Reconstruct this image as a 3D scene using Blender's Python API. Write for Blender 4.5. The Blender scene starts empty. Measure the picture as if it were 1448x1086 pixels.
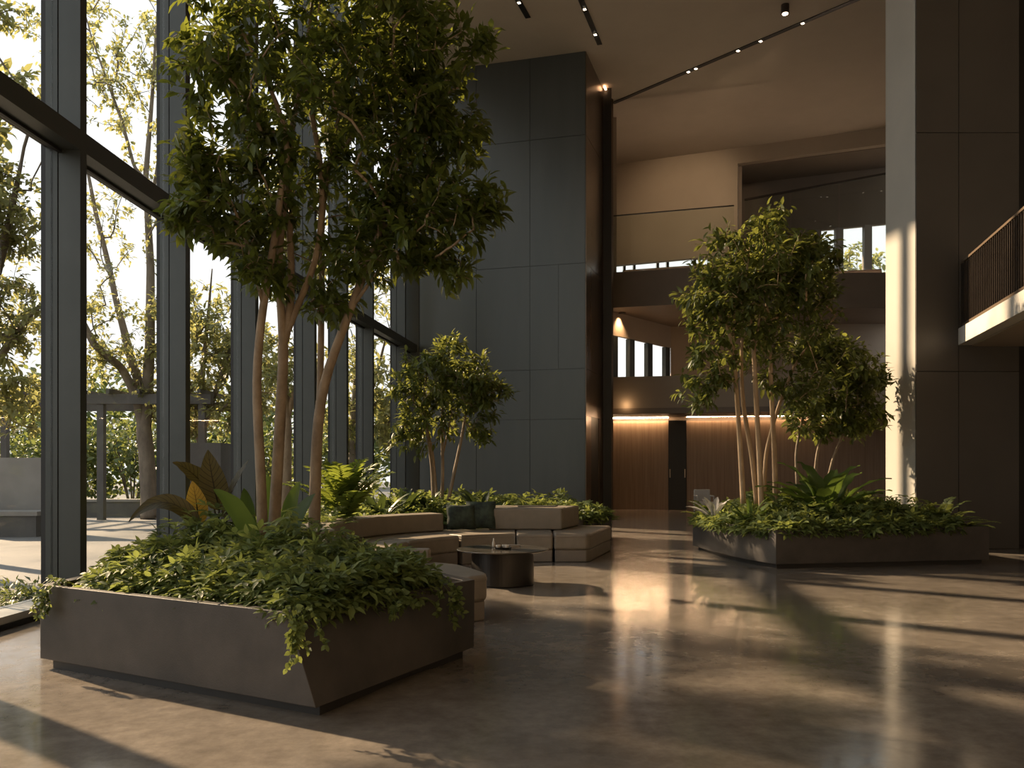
import bpy, bmesh, math, random
import numpy as np
from mathutils import Vector

random.seed(7)
RNG = np.random.default_rng(7)
C = bpy.context.scene.collection
EYE = 1.5          # camera height (m)
FPX = 1200.0       # focal length for a 1448 px wide frame
HOR = 660.0        # horizon row


def at(px, py, Y):
    """World point at depth Y seen at a pixel of the photograph."""
    return ((px - 724.0) / FPX * Y, Y, EYE + (HOR - py) / FPX * Y)


# ------------------------------------------------------------------ materials
def new_mat(name):
    m = bpy.data.materials.new(name)
    m.use_nodes = True
    nt = m.node_tree
    nt.nodes.clear()
    out = nt.nodes.new('ShaderNodeOutputMaterial')
    return m, nt, out


def N(nt, t, **kw):
    n = nt.nodes.new(t)
    for k, v in kw.items():
        if k in n.inputs.keys():
            n.inputs[k].default_value = v
        else:
            setattr(n, k, v)
    return n


def ramp(nt, stops):
    r = nt.nodes.new('ShaderNodeValToRGB')
    while len(r.color_ramp.elements) < len(stops):
        r.color_ramp.elements.new(0.5)
    for e, (p, c) in zip(r.color_ramp.elements, stops):
        e.position = p
        e.color = (c[0], c[1], c[2], 1)
    return r


def surf(name, c1, c2=None, scale=3.0, rough=0.5, rough2=None, metal=0.0, spec=0.5, bump=0.0,
         bump_scale=60.0, stretch=(1, 1, 1), detail=6.0, coat=0.0, coat_rough=0.1):
    m, nt, out = new_mat(name)
    b = N(nt, 'ShaderNodeBsdfPrincipled')
    b.inputs['Metallic'].default_value = metal
    b.inputs['Roughness'].default_value = rough
    b.inputs['Specular IOR Level'].default_value = spec
    b.inputs['Coat Weight'].default_value = coat
    b.inputs['Coat Roughness'].default_value = coat_rough
    tc = N(nt, 'ShaderNodeTexCoord')
    mp = N(nt, 'ShaderNodeMapping')
    mp.inputs['Scale'].default_value = stretch
    nt.links.new(tc.outputs['Object'], mp.inputs['Vector'])
    c2 = c2 or c1
    nz = N(nt, 'ShaderNodeTexNoise')
    nz.inputs['Scale'].default_value = scale
    nz.inputs['Detail'].default_value = detail
    nz.inputs['Roughness'].default_value = 0.6
    nt.links.new(mp.outputs[0], nz.inputs['Vector'])
    r = ramp(nt, [(0.3, c1), (0.7, c2)])
    nt.links.new(nz.outputs['Fac'], r.inputs['Fac'])
    nt.links.new(r.outputs[0], b.inputs['Base Color'])
    if rough2 is not None:
        mr = N(nt, 'ShaderNodeMapRange')
        mr.inputs['From Min'].default_value = 0.3
        mr.inputs['From Max'].default_value = 0.7
        mr.inputs['To Min'].default_value = rough
        mr.inputs['To Max'].default_value = rough2
        nt.links.new(nz.outputs['Fac'], mr.inputs['Value'])
        nt.links.new(mr.outputs[0], b.inputs['Roughness'])
    if bump:
        n2 = N(nt, 'ShaderNodeTexNoise')
        n2.inputs['Scale'].default_value = bump_scale
        n2.inputs['Detail'].default_value = 4
        nt.links.new(mp.outputs[0], n2.inputs['Vector'])
        bp = N(nt, 'ShaderNodeBump')
        bp.inputs['Strength'].default_value = bump
        bp.inputs['Distance'].default_value = 0.01
        nt.links.new(n2.outputs['Fac'], bp.inputs['Height'])
        nt.links.new(bp.outputs[0], b.inputs['Normal'])
    nt.links.new(b.outputs[0], out.inputs['Surface'])
    return m


def leaf_mat(name, dark, light, trans, tfac=0.4, rough=0.42, spec=0.4, veins=False):
    m, nt, out = new_mat(name)
    g = N(nt, 'ShaderNodeNewGeometry')
    r = ramp(nt, [(0.0, dark), (0.6, light), (1.0, tuple(min(1, x * 1.35) for x in light))])
    nt.links.new(g.outputs['Random Per Island'], r.inputs['Fac'])
    col = r.outputs[0]
    b = N(nt, 'ShaderNodeBsdfPrincipled')
    b.inputs['Roughness'].default_value = rough
    b.inputs['Specular IOR Level'].default_value = spec
    tl = N(nt, 'ShaderNodeBsdfTranslucent')
    tr = ramp(nt, [(0.0, tuple(x * 0.75 for x in trans)), (1.0, trans)])
    nt.links.new(g.outputs['Random Per Island'], tr.inputs['Fac'])
    tcol = tr.outputs[0]
    if veins:
        uv = N(nt, 'ShaderNodeUVMap')
        sp = N(nt, 'ShaderNodeSeparateXYZ')
        nt.links.new(uv.outputs[0], sp.inputs[0])
        # |u-0.5| drives the midrib and bends the side veins towards the tip
        s1 = N(nt, 'ShaderNodeMath', operation='SUBTRACT'); s1.inputs[1].default_value = 0.5
        nt.links.new(sp.outputs['X'], s1.inputs[0])
        ab = N(nt, 'ShaderNodeMath', operation='ABSOLUTE')
        nt.links.new(s1.outputs[0], ab.inputs[0])
        mu = N(nt, 'ShaderNodeMath', operation='MULTIPLY'); mu.inputs[1].default_value = 0.35
        nt.links.new(ab.outputs[0], mu.inputs[0])
        su = N(nt, 'ShaderNodeMath', operation='SUBTRACT')
        nt.links.new(sp.outputs['Y'], su.inputs[0]); nt.links.new(mu.outputs[0], su.inputs[1])
        m2 = N(nt, 'ShaderNodeMath', operation='MULTIPLY'); m2.inputs[1].default_value = 11.0
        nt.links.new(su.outputs[0], m2.inputs[0])
        fr = N(nt, 'ShaderNodeMath', operation='FRACT')
        nt.links.new(m2.outputs[0], fr.inputs[0])
        lt = N(nt, 'ShaderNodeMath', operation='LESS_THAN'); lt.inputs[1].default_value = 0.13
        nt.links.new(fr.outputs[0], lt.inputs[0])
        l2 = N(nt, 'ShaderNodeMath', operation='LESS_THAN'); l2.inputs[1].default_value = 0.025
        nt.links.new(ab.outputs[0], l2.inputs[0])
        mx = N(nt, 'ShaderNodeMath', operation='MAXIMUM')
        nt.links.new(lt.outputs[0], mx.inputs[0]); nt.links.new(l2.outputs[0], mx.inputs[1])
        for which in (0, 1):
            mixc = N(nt, 'ShaderNodeMixRGB')
            mixc.inputs['Color2'].default_value = (light[0] * 0.5, light[1] * 0.45, light[2] * 0.5, 1)
            nt.links.new(mx.outputs[0], mixc.inputs['Fac'])
            nt.links.new(col if which == 0 else tcol, mixc.inputs['Color1'])
            if which == 0: col = mixc.outputs[0]
            else: tcol = mixc.outputs[0]
    nt.links.new(col, b.inputs['Base Color'])
    nt.links.new(tcol, tl.inputs['Color'])
    mix = N(nt, 'ShaderNodeMixShader')
    mix.inputs[0].default_value = tfac
    nt.links.new(b.outputs[0], mix.inputs[1])
    nt.links.new(tl.outputs[0], mix.inputs[2])
    nt.links.new(mix.outputs[0], out.inputs['Surface'])
    return m


def glass_mat(name, tint=(0.97, 0.98, 0.975), fac=0.05):
    m, nt, out = new_mat(name)
    t = N(nt, 'ShaderNodeBsdfTransparent'); t.inputs['Color'].default_value = (*tint, 1)
    g = N(nt, 'ShaderNodeBsdfGlossy'); g.inputs['Roughness'].default_value = 0.02
    lw = N(nt, 'ShaderNodeLayerWeight'); lw.inputs['Blend'].default_value = 0.5
    pw = N(nt, 'ShaderNodeMath', operation='POWER'); pw.inputs[1].default_value = 5.0
    ma = N(nt, 'ShaderNodeMath', operation='MULTIPLY_ADD'); ma.inputs[1].default_value = 0.22; ma.inputs[2].default_value = fac * 0.5
    nt.links.new(lw.outputs['Facing'], pw.inputs[0]); nt.links.new(pw.outputs[0], ma.inputs[0])
    mix = N(nt, 'ShaderNodeMixShader')
    nt.links.new(ma.outputs[0], mix.inputs[0])
    nt.links.new(t.outputs[0], mix.inputs[1]); nt.links.new(g.outputs[0], mix.inputs[2])
    nt.links.new(mix.outputs[0], out.inputs['Surface'])
    return m


def emit_mat(name, col, strength):
    m, nt, out = new_mat(name)
    e = N(nt, 'ShaderNodeEmission')
    e.inputs['Color'].default_value = (*col, 1); e.inputs['Strength'].default_value = strength
    nt.links.new(e.outputs[0], out.inputs['Surface'])
    return m


def floor_mat():
    m, nt, out = new_mat('polished concrete')
    tc = N(nt, 'ShaderNodeTexCoord')
    b = N(nt, 'ShaderNodeBsdfPrincipled')
    n1 = N(nt, 'ShaderNodeTexNoise'); n1.inputs['Scale'].default_value = 0.9; n1.inputs['Detail'].default_value = 8; n1.inputs['Roughness'].default_value = 0.62
    n2 = N(nt, 'ShaderNodeTexNoise'); n2.inputs['Scale'].default_value = 7.0; n2.inputs['Detail'].default_value = 8; n2.inputs['Roughness'].default_value = 0.7
    n1.inputs['Distortion'].default_value = 0.6
    for n in (n1, n2): nt.links.new(tc.outputs['Object'], n.inputs['Vector'])
    r1 = ramp(nt, [(0.28, (0.150, 0.128, 0.104)), (0.5, (0.205, 0.176, 0.146)), (0.72, (0.290, 0.252, 0.212))])
    nt.links.new(n1.outputs['Fac'], r1.inputs['Fac'])
    r2 = ramp(nt, [(0.3, (0.62, 0.62, 0.62)), (0.7, (1.15, 1.15, 1.15))])
    nt.links.new(n2.outputs['Fac'], r2.inputs['Fac'])
    mul = N(nt, 'ShaderNodeMixRGB', blend_type='MULTIPLY'); mul.inputs['Fac'].default_value = 0.8
    nt.links.new(r1.outputs[0], mul.inputs['Color1']); nt.links.new(r2.outputs[0], mul.inputs['Color2'])
    nt.links.new(mul.outputs[0], b.inputs['Base Color'])
    mr = N(nt, 'ShaderNodeMapRange'); mr.inputs['From Min'].default_value = 0.3; mr.inputs['From Max'].default_value = 0.7
    mr.inputs['To Min'].default_value = 0.09; mr.inputs['To Max'].default_value = 0.20
    nt.links.new(n2.outputs['Fac'], mr.inputs['Value']); nt.links.new(mr.outputs[0], b.inputs['Roughness'])
    b.inputs['Specular IOR Level'].default_value = 0.62
    bp = N(nt, 'ShaderNodeBump'); bp.inputs['Strength'].default_value = 0.05; bp.inputs['Distance'].default_value = 0.01
    n3 = N(nt, 'ShaderNodeTexNoise'); n3.inputs['Scale'].default_value = 2.2; n3.inputs['Detail'].default_value = 3
    nt.links.new(tc.outputs['Object'], n3.inputs['Vector'])
    nt.links.new(n3.outputs['Fac'], bp.inputs['Height']); nt.links.new(bp.outputs[0], b.inputs['Normal'])
    nt.links.new(b.outputs[0], out.inputs['Surface'])
    return m


M = {}
M['floor'] = floor_mat()
M['ceiling'] = surf('ceiling plaster', (0.45, 0.39, 0.325), (0.50, 0.435, 0.365), 0.8, 0.7, bump=0.05, bump_scale=20)
M['plaster'] = surf('taupe plaster', (0.38, 0.31, 0.24), (0.42, 0.345, 0.27), 0.7, 0.65)
M['dark_plaster'] = surf('dark brown panel', (0.20, 0.158, 0.124), (0.235, 0.188, 0.15), 0.8, 0.55)
M['steel'] = surf('blue grey steel sheet', (0.078, 0.084, 0.081), (0.100, 0.106, 0.101), 0.9, 0.30, 0.42, metal=0.55, stretch=(1, 1, 0.15))
M['bronze'] = surf('brushed bronze sheet', (0.16, 0.115, 0.085), (0.19, 0.14, 0.10), 1.2, 0.26, 0.34, metal=0.8, stretch=(1, 1, 0.1))
M['mullion'] = surf('grey green window frame', (0.045, 0.050, 0.046), (0.055, 0.060, 0.055), 2, 0.38, metal=0.3)
M['gasket'] = surf('black gasket', (0.012, 0.012, 0.012), None, 2, 0.6)
M['sill'] = surf('pale aluminium sill', (0.42, 0.42, 0.40), (0.48, 0.48, 0.46), 3, 0.35, metal=0.3)
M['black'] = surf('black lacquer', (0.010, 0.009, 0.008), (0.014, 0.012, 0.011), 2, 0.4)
M['bounce_wall'] = surf('pale bounce wall', (.42, .38, .33), (.46, .42, .36), .6, .6)  # for unseen walls, kept pale to bounce more light into the lobby
M['dark_wall'] = surf('charcoal wall panel', (0.060, 0.054, 0.047), (0.075, 0.067, 0.058), 0.6, 0.5)
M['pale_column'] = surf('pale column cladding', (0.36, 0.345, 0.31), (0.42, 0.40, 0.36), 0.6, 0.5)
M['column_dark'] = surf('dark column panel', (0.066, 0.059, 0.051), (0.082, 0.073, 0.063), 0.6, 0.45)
M['planter'] = surf('weathered dark steel', (0.050, 0.045, 0.040), (0.098, 0.086, 0.076), 2.2, 0.48, 0.62, metal=0.3, bump=0.12, bump_scale=90)
M['plinth'] = surf('black plinth', (0.022, 0.020, 0.018), None, 2, 0.5)
M['soil'] = surf('dark soil', (0.020, 0.014, 0.009), (0.05, 0.036, 0.024), 18, 0.95, bump=0.8, bump_scale=40)
M['leather'] = surf('taupe leather', (0.205, 0.172, 0.132), (0.245, 0.207, 0.162), 6, 0.46, bump=0.10, bump_scale=220)
M['plinth_fabric'] = surf('taupe plinth cover', (0.20, 0.17, 0.14), (0.22, 0.185, 0.15), 6, 0.6)
M['pillow'] = surf('dark green velvet', (0.006, 0.010, 0.007), (0.060, 0.082, 0.055), 7, 0.8, detail=3)
M['stone_top'] = surf('dark polished stone', (0.030, 0.027, 0.022), (0.075, 0.066, 0.052), 5, 0.12, 0.2)
M['ped'] = surf('dark bronze pedestal', (0.022, 0.018, 0.015), (0.030, 0.025, 0.020), 3, 0.35, metal=0.4)
M['white_balcony'] = surf('white balcony fascia', (0.60, 0.57, 0.52), (0.65, 0.62, 0.57), 1, 0.5)
M['rail'] = surf('dark bronze rail', (0.045, 0.035, 0.028), (0.06, 0.047, 0.038), 2, 0.35, metal=0.5)
M['rail_cap'] = surf('bronze handrail', (0.22, 0.16, 0.11), None, 2, 0.35, metal=0.5)
M['wood'] = surf('vertical grain walnut', (0.280, 0.185, 0.120), (0.400, 0.285, 0.195), 2.2, 0.42, stretch=(9, 9, 0.25), bump=0.1, bump_scale=12)
M['glass'] = glass_mat('clear glass')
M['rail_glass'] = glass_mat('balustrade glass', (0.93, 0.955, 0.935))
M['cove'] = emit_mat('warm cove light', (1.0, 0.64, 0.36), 48.0)
M['uplight'] = emit_mat('warm fill uplight', (1.0, 0.70, 0.45), 16.0)  # glow of the added uplights on the gallery floor
M['corner'] = emit_mat('dim warm strip', (1.0, 0.55, 0.28), 5.0)
M['lamp'] = emit_mat('warm lamp', (1.0, 0.82, 0.60), 7.0)
M['bark'] = surf('warm bark', (0.175, 0.128, 0.085), (0.33, 0.255, 0.175), 9, 0.8, bump=0.5, bump_scale=30, stretch=(1, 1, 0.6))
M['bark_pale'] = surf('pale bark', (0.30, 0.21, 0.125), (0.45, 0.33, 0.21), 8, 0.8, bump=0.4, bump_scale=30, stretch=(1, 1, 0.5))
M['bark_grey'] = surf('grey bark', (0.13, 0.105, 0.080), (0.23, 0.19, 0.145), 6, 0.85, bump=0.6, bump_scale=24, stretch=(1, 1, 0.4))
M['leaf_tree'] = leaf_mat('tree leaf', (0.030, 0.050, 0.012), (0.075, 0.105, 0.022), (0.30, 0.33, 0.045), 0.36)
M['leaf_back'] = leaf_mat('small tree leaf', (0.034, 0.054, 0.018), (0.100, 0.130, 0.040), (0.34, 0.36, 0.07), 0.42)
M['leaf_ground'] = leaf_mat('ground cover leaf', (0.032, 0.055, 0.020), (0.140, 0.182, 0.062), (0.38, 0.43, 0.10), 0.38, rough=0.55, spec=0.25)
M['leaf_fern'] = leaf_mat('fern leaf', (0.040, 0.070, 0.014), (0.085, 0.130, 0.025), (0.32, 0.38, 0.05), 0.42)
M['leaf_dark'] = leaf_mat('dark fern leaf', (0.015, 0.030, 0.011), (0.040, 0.065, 0.022), (0.12, 0.16, 0.035), 0.25)
M['leaf_out'] = leaf_mat('haze paled outdoor leaf', (0.120, 0.140, 0.055), (0.210, 0.220, 0.095), (0.50, 0.49, 0.17), 0.50)  # paler tones stand in for haze outdoors
M['leaf_hedge'] = leaf_mat('hedge leaf', (0.050, 0.080, 0.028), (0.110, 0.140, 0.045), (0.30, 0.34, 0.08), 0.40)
M['leaf_big'] = leaf_mat('large bronze leaf', (0.040, 0.036, 0.012), (0.075, 0.062, 0.018), (0.20, 0.15, 0.03), 0.34, veins=True)
M['leaf_gold'] = leaf_mat('golden leaf', (0.34, 0.20, 0.03), (0.42, 0.26, 0.04), (0.65, 0.40, 0.05), 0.50, veins=True)
M['leaf_strap'] = leaf_mat('strap leaf', (0.045, 0.080, 0.020), (0.095, 0.150, 0.036), (0.22, 0.32, 0.05), 0.42)
M['leaf_silver'] = leaf_mat('silver leaf', (0.32, 0.31, 0.29), (0.50, 0.48, 0.45), (0.3, 0.3, 0.25), 0.2)
M['paving'] = surf('shade darkened paving', (0.120, 0.118, 0.112), (0.165, 0.160, 0.150), 0.5, 0.45, 0.7)  # lowered albedo stands in for shade on the terrace
M['mulch'] = surf('bark mulch', (0.05, 0.042, 0.034), (0.16, 0.135, 0.105), 30, 0.95, bump=1.0, bump_scale=50)
M['concrete'] = surf('garden concrete', (0.21, 0.20, 0.185), (0.27, 0.26, 0.24), 1.5, 0.8)
M['dark_stone'] = surf('dark garden stone', (0.07, 0.066, 0.062), (0.10, 0.095, 0.088), 2, 0.7)
M['white_metal'] = surf('pale chair shell', (0.42, 0.39, 0.35), None, 2, 0.45)
M['brass'] = surf('pale brass', (0.62, 0.50, 0.36), None, 2, 0.3, metal=0.6)
M['ceramic'] = surf('cream ceramic', (0.62, 0.54, 0.44), None, 2, 0.35)
M['paper'] = surf('book paper', (0.42, 0.33, 0.25), None, 2, 0.6)


# ------------------------------------------------------------------ mesh helpers
class MB:
    def __init__(self):
        self.v = []; self.f = []; self.mi = []

    def add(self, vs, fs, mi=0):
        o = len(self.v)
        self.v.extend(vs)
        for f in fs:
            self.f.append([i + o for i in f]); self.mi.append(mi)
        return self

    def box(self, x0, x1, y0, y1, z0, z1, mi=0):
        vs = [(x0, y0, z0), (x1, y0, z0), (x1, y1, z0), (x0, y1, z0), (x0, y0, z1), (x1, y0, z1), (x1, y1, z1), (x0, y1, z1)]
        return self.add(vs, [(3, 2, 1, 0), (4, 5, 6, 7), (0, 1, 5, 4), (1, 2, 6, 5), (2, 3, 7, 6), (3, 0, 4, 7)], mi)

    def prism(self, poly, z0, z1, mi=0, top=None):
        """poly: xy points; top: optional xy points of the upper outline; z1 a number."""
        area = sum(poly[i][0] * poly[(i + 1) % len(poly)][1] - poly[(i + 1) % len(poly)][0] * poly[i][1] for i in range(len(poly)))
        if area < 0:
            poly = poly[::-1]; top = top[::-1] if top else None
        top = top or poly
        n = len(poly)
        vs = [(p[0], p[1], z0) for p in poly] + [(p[0], p[1], z1) for p in top]
        fs = [list(range(n))[::-1], list(range(n, 2 * n))] + [(i, (i + 1) % n, n + (i + 1) % n, n + i) for i in range(n)]
        return self.add(vs, fs, mi)

    def wall(self, p, q, thick, z0, z1, mi=0):
        """Upright slab along p->q; its thickness goes to the left of that direction."""
        d = Vector((q[0] - p[0], q[1] - p[1])).normalized()
        n = Vector((-d.y, d.x)) * thick
        return self.prism([p, q, (q[0] + n.x, q[1] + n.y), (p[0] + n.x, p[1] + n.y)], z0, z1, mi)

    def tube(self, pts, rad, sides=6, mi=0, cap=True):
        pts = [Vector(p) for p in pts]
        n = len(pts)
        if not hasattr(rad, '__len__'): rad = [rad] * n
        o = len(self.v)
        prev = None
        for i, p in enumerate(pts):
            t = (pts[min(i + 1, n - 1)] - pts[max(i - 1, 0)])
            t = t.normalized() if t.length > 1e-9 else Vector((0, 0, 1))
            if prev is None:
                a = t.orthogonal().normalized()
            else:
                a = prev - t * prev.dot(t)
                a = a.normalized() if a.length > 1e-6 else t.orthogonal().normalized()
            prev = a
            b = t.cross(a)
            for k in range(sides):
                th = 2 * math.pi * k / sides
                self.v.append(tuple(p + (a * math.cos(th) + b * math.sin(th)) * rad[i]))
        for i in range(n - 1):
            for k in range(sides):
                k2 = (k + 1) % sides
                self.f.append([o + i * sides + k, o + i * sides + k2, o + (i + 1) * sides + k2, o + (i + 1) * sides + k]); self.mi.append(mi)
        if cap:
            self.f.append([o + k for k in range(sides)][::-1]); self.mi.append(mi)
            self.f.append([o + (n - 1) * sides + k for k in range(sides)]); self.mi.append(mi)
        return self

    def lathe(self, cx, cy, prof, seg=48, mi=0):
        """prof: (radius, z) from the bottom centre up to the top centre."""
        o = len(self.v)
        for r, z in prof:
            for k in range(seg):
                th = 2 * math.pi * k / seg
                self.v.append((cx + r * math.cos(th), cy + r * math.sin(th), z))
        for i in range(len(prof) - 1):
            for k in range(seg):
                k2 = (k + 1) % seg
                self.f.append([o + i * seg + k, o + i * seg + k2, o + (i + 1) * seg + k2, o + (i + 1) * seg + k]); self.mi.append(mi)
        self.f.append([o + k for k in range(seg)][::-1]); self.mi.append(mi)
        self.f.append([o + (len(prof) - 1) * seg + k for k in range(seg)]); self.mi.append(mi)
        return self

    def build(self, name, mats, parent=None, smooth=False, bevel=0.0, seg=2):
        me = bpy.data.meshes.new(name)
        me.from_pydata([tuple(v) for v in self.v], [], self.f)
        mats = mats if isinstance(mats, (list, tuple)) else [mats]
        for m in mats: me.materials.append(M[m])
        for p, i in zip(me.polygons, self.mi): p.material_index = i
        if smooth:
            me.polygons.foreach_set('use_smooth', [True] * len(me.polygons))
        me.update()
        o = bpy.data.objects.new(name, me); C.objects.link(o)
        if bevel:
            b = o.modifiers.new('edge', 'BEVEL'); b.width = bevel; b.segments = seg; b.limit_method = 'ANGLE'; b.angle_limit = math.radians(30)
            b.harden_normals = False
            if seg > 1:
                me.polygons.foreach_set('use_smooth', [True] * len(me.polygons))
                w = o.modifiers.new('normals', 'WEIGHTED_NORMAL'); w.keep_sharp = True
        if parent is not None: attach(o, parent)
        return o


def attach(o, parent):
    o.parent = parent
    if parent.location.length > 0:
        o.matrix_parent_inverse = parent_inv(parent)
    return o


def parent_inv(p):
    from mathutils import Matrix
    loc = Vector((0, 0, 0)); q = p
    while q is not None:
        loc += q.location if q.type == 'EMPTY' else Vector((0, 0, 0))
        q = q.parent
    return Matrix.Translation(-loc)


def tag(o, label=None, cat=None, group=None, kind=None):
    if label: o['label'] = label
    if cat: o['category'] = cat
    if group: o['group'] = group
    if kind: o['kind'] = kind
    return o


def thing(name, loc, label, cat, group=None, kind=None):
    o = bpy.data.objects.new(name, None); C.objects.link(o)
    o.location = loc; o.empty_display_size = 0.2
    return tag(o, label, cat, group, kind)


def struct(o, label, cat):
    return tag(o, label, cat, None, 'structure')


# ------------------------------------------------------------------ leaves
def leaf_template(kind):
    """Unit leaf along +Y, width along X, face up +Z: verts, faces."""
    if kind == 'lance':
        v = [(0, 0, 0), (-.13, .28, .045), (0, .3, 0), (.13, .28, .045), (-.14, .6, .03), (0, .62, -.02), (.14, .6, .03), (0, 1, -.12)]
        f = [(0, 2, 1), (0, 3, 2), (1, 2, 5, 4), (2, 3, 6, 5), (4, 5, 7), (5, 6, 7)]
    elif kind == 'ovate':
        v = [(0, 0, 0), (-.24, .3, .06), (0, .32, 0), (.24, .3, .06), (-.22, .62, .03), (0, .64, -.03), (.22, .62, .03), (0, 1, -.14)]
        f = [(0, 2, 1), (0, 3, 2), (1, 2, 5, 4), (2, 3, 6, 5), (4, 5, 7), (5, 6, 7)]
    elif kind == 'tri':
        v, f = [], []
        for a, s in ((0, 1.0), (55, .78), (-55, .78)):
            c, sn = math.cos(math.radians(a)), math.sin(math.radians(a))
            o = len(v)
            base = [(0, .02, 0), (-.17, .42, .05), (0, .45, 0), (.17, .42, .05), (-.11, .74, .01), (0, .75, -.04), (.11, .74, .01), (0, 1, -.12)]
            v += [(x * s * c - y * s * sn, x * s * sn + y * s * c, z * s) for x, y, z in base]
            f += [tuple(i + o for i in q) for q in [(0, 2, 1), (0, 3, 2), (1, 2, 5, 4), (2, 3, 6, 5), (4, 5, 7), (5, 6, 7)]]
    elif kind == 'small':
        v = [(0, 0, 0), (-.2, .45, .05), (0, .5, 0), (.2, .45, .05), (0, 1, -.08)]
        f = [(0, 2, 1), (0, 3, 2), (1, 2, 4), (2, 3, 4)]
    return np.array(v, float), f


def unit(a):
    return a / np.maximum(np.linalg.norm(a, axis=-1, keepdims=True), 1e-9)


def leaf_mesh(name, mat, pos, dirs, norms, size, kind, parent=None, width=1.0):
    T, F = leaf_template(kind)
    pos, dirs, norms = np.asarray(pos, float), unit(np.asarray(dirs, float)), np.asarray(norms, float)
    size = np.broadcast_to(np.asarray(size, float), (len(pos),))
    X = unit(np.cross(dirs, norms)); Z = np.cross(X, dirs)
    n, m = len(pos), len(T)
    V = (pos[:, None, :] + size[:, None, None] * (T[None, :, 0:1] * width * X[:, None, :] + T[None, :, 1:2] * dirs[:, None, :] + T[None, :, 2:3] * Z[:, None, :])).reshape(-1, 3)
    loops = np.concatenate([np.array(f) for f in F]); lens = np.array([len(f) for f in F])
    L = (loops[None, :] + (np.arange(n) * m)[:, None]).ravel()
    ln = np.tile(lens, n)
    st = np.concatenate([[0], np.cumsum(ln)[:-1]])
    me = bpy.data.meshes.new(name)
    me.vertices.add(len(V)); me.vertices.foreach_set('co', V.ravel())
    me.loops.add(len(L)); me.loops.foreach_set('vertex_index', L.astype(np.int32))
    me.polygons.add(len(ln)); me.polygons.foreach_set('loop_start', st.astype(np.int32)); me.polygons.foreach_set('loop_total', ln.astype(np.int32))
    me.polygons.foreach_set('use_smooth', np.ones(len(ln), bool))
    me.update(calc_edges=True); me.validate()
    me.materials.append(M[mat])
    o = bpy.data.objects.new(name, me); C.objects.link(o)
    if parent is not None: attach(o, parent)
    return o


def rand_unit(n):
    return unit(RNG.normal(size=(n, 3)))


def resample(pts, step):
    out = [np.array(pts[0], float)]
    for a, b in zip(pts[:-1], pts[1:]):
        a, b = np.array(a, float), np.array(b, float)
        k = max(1, int(np.linalg.norm((b - a)[:3]) / step))
        for i in range(1, k + 1): out.append(a + (b - a) * i / k)
    return out


def smooth_pts(p, it=2):
    p = [np.array(q, float) for q in p]
    for _ in range(it):
        p = [p[0]] + [(p[i - 1] + 2 * p[i] + p[i + 1]) / 4 for i in range(1, len(p) - 1)] + [p[-1]]
    return p


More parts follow.
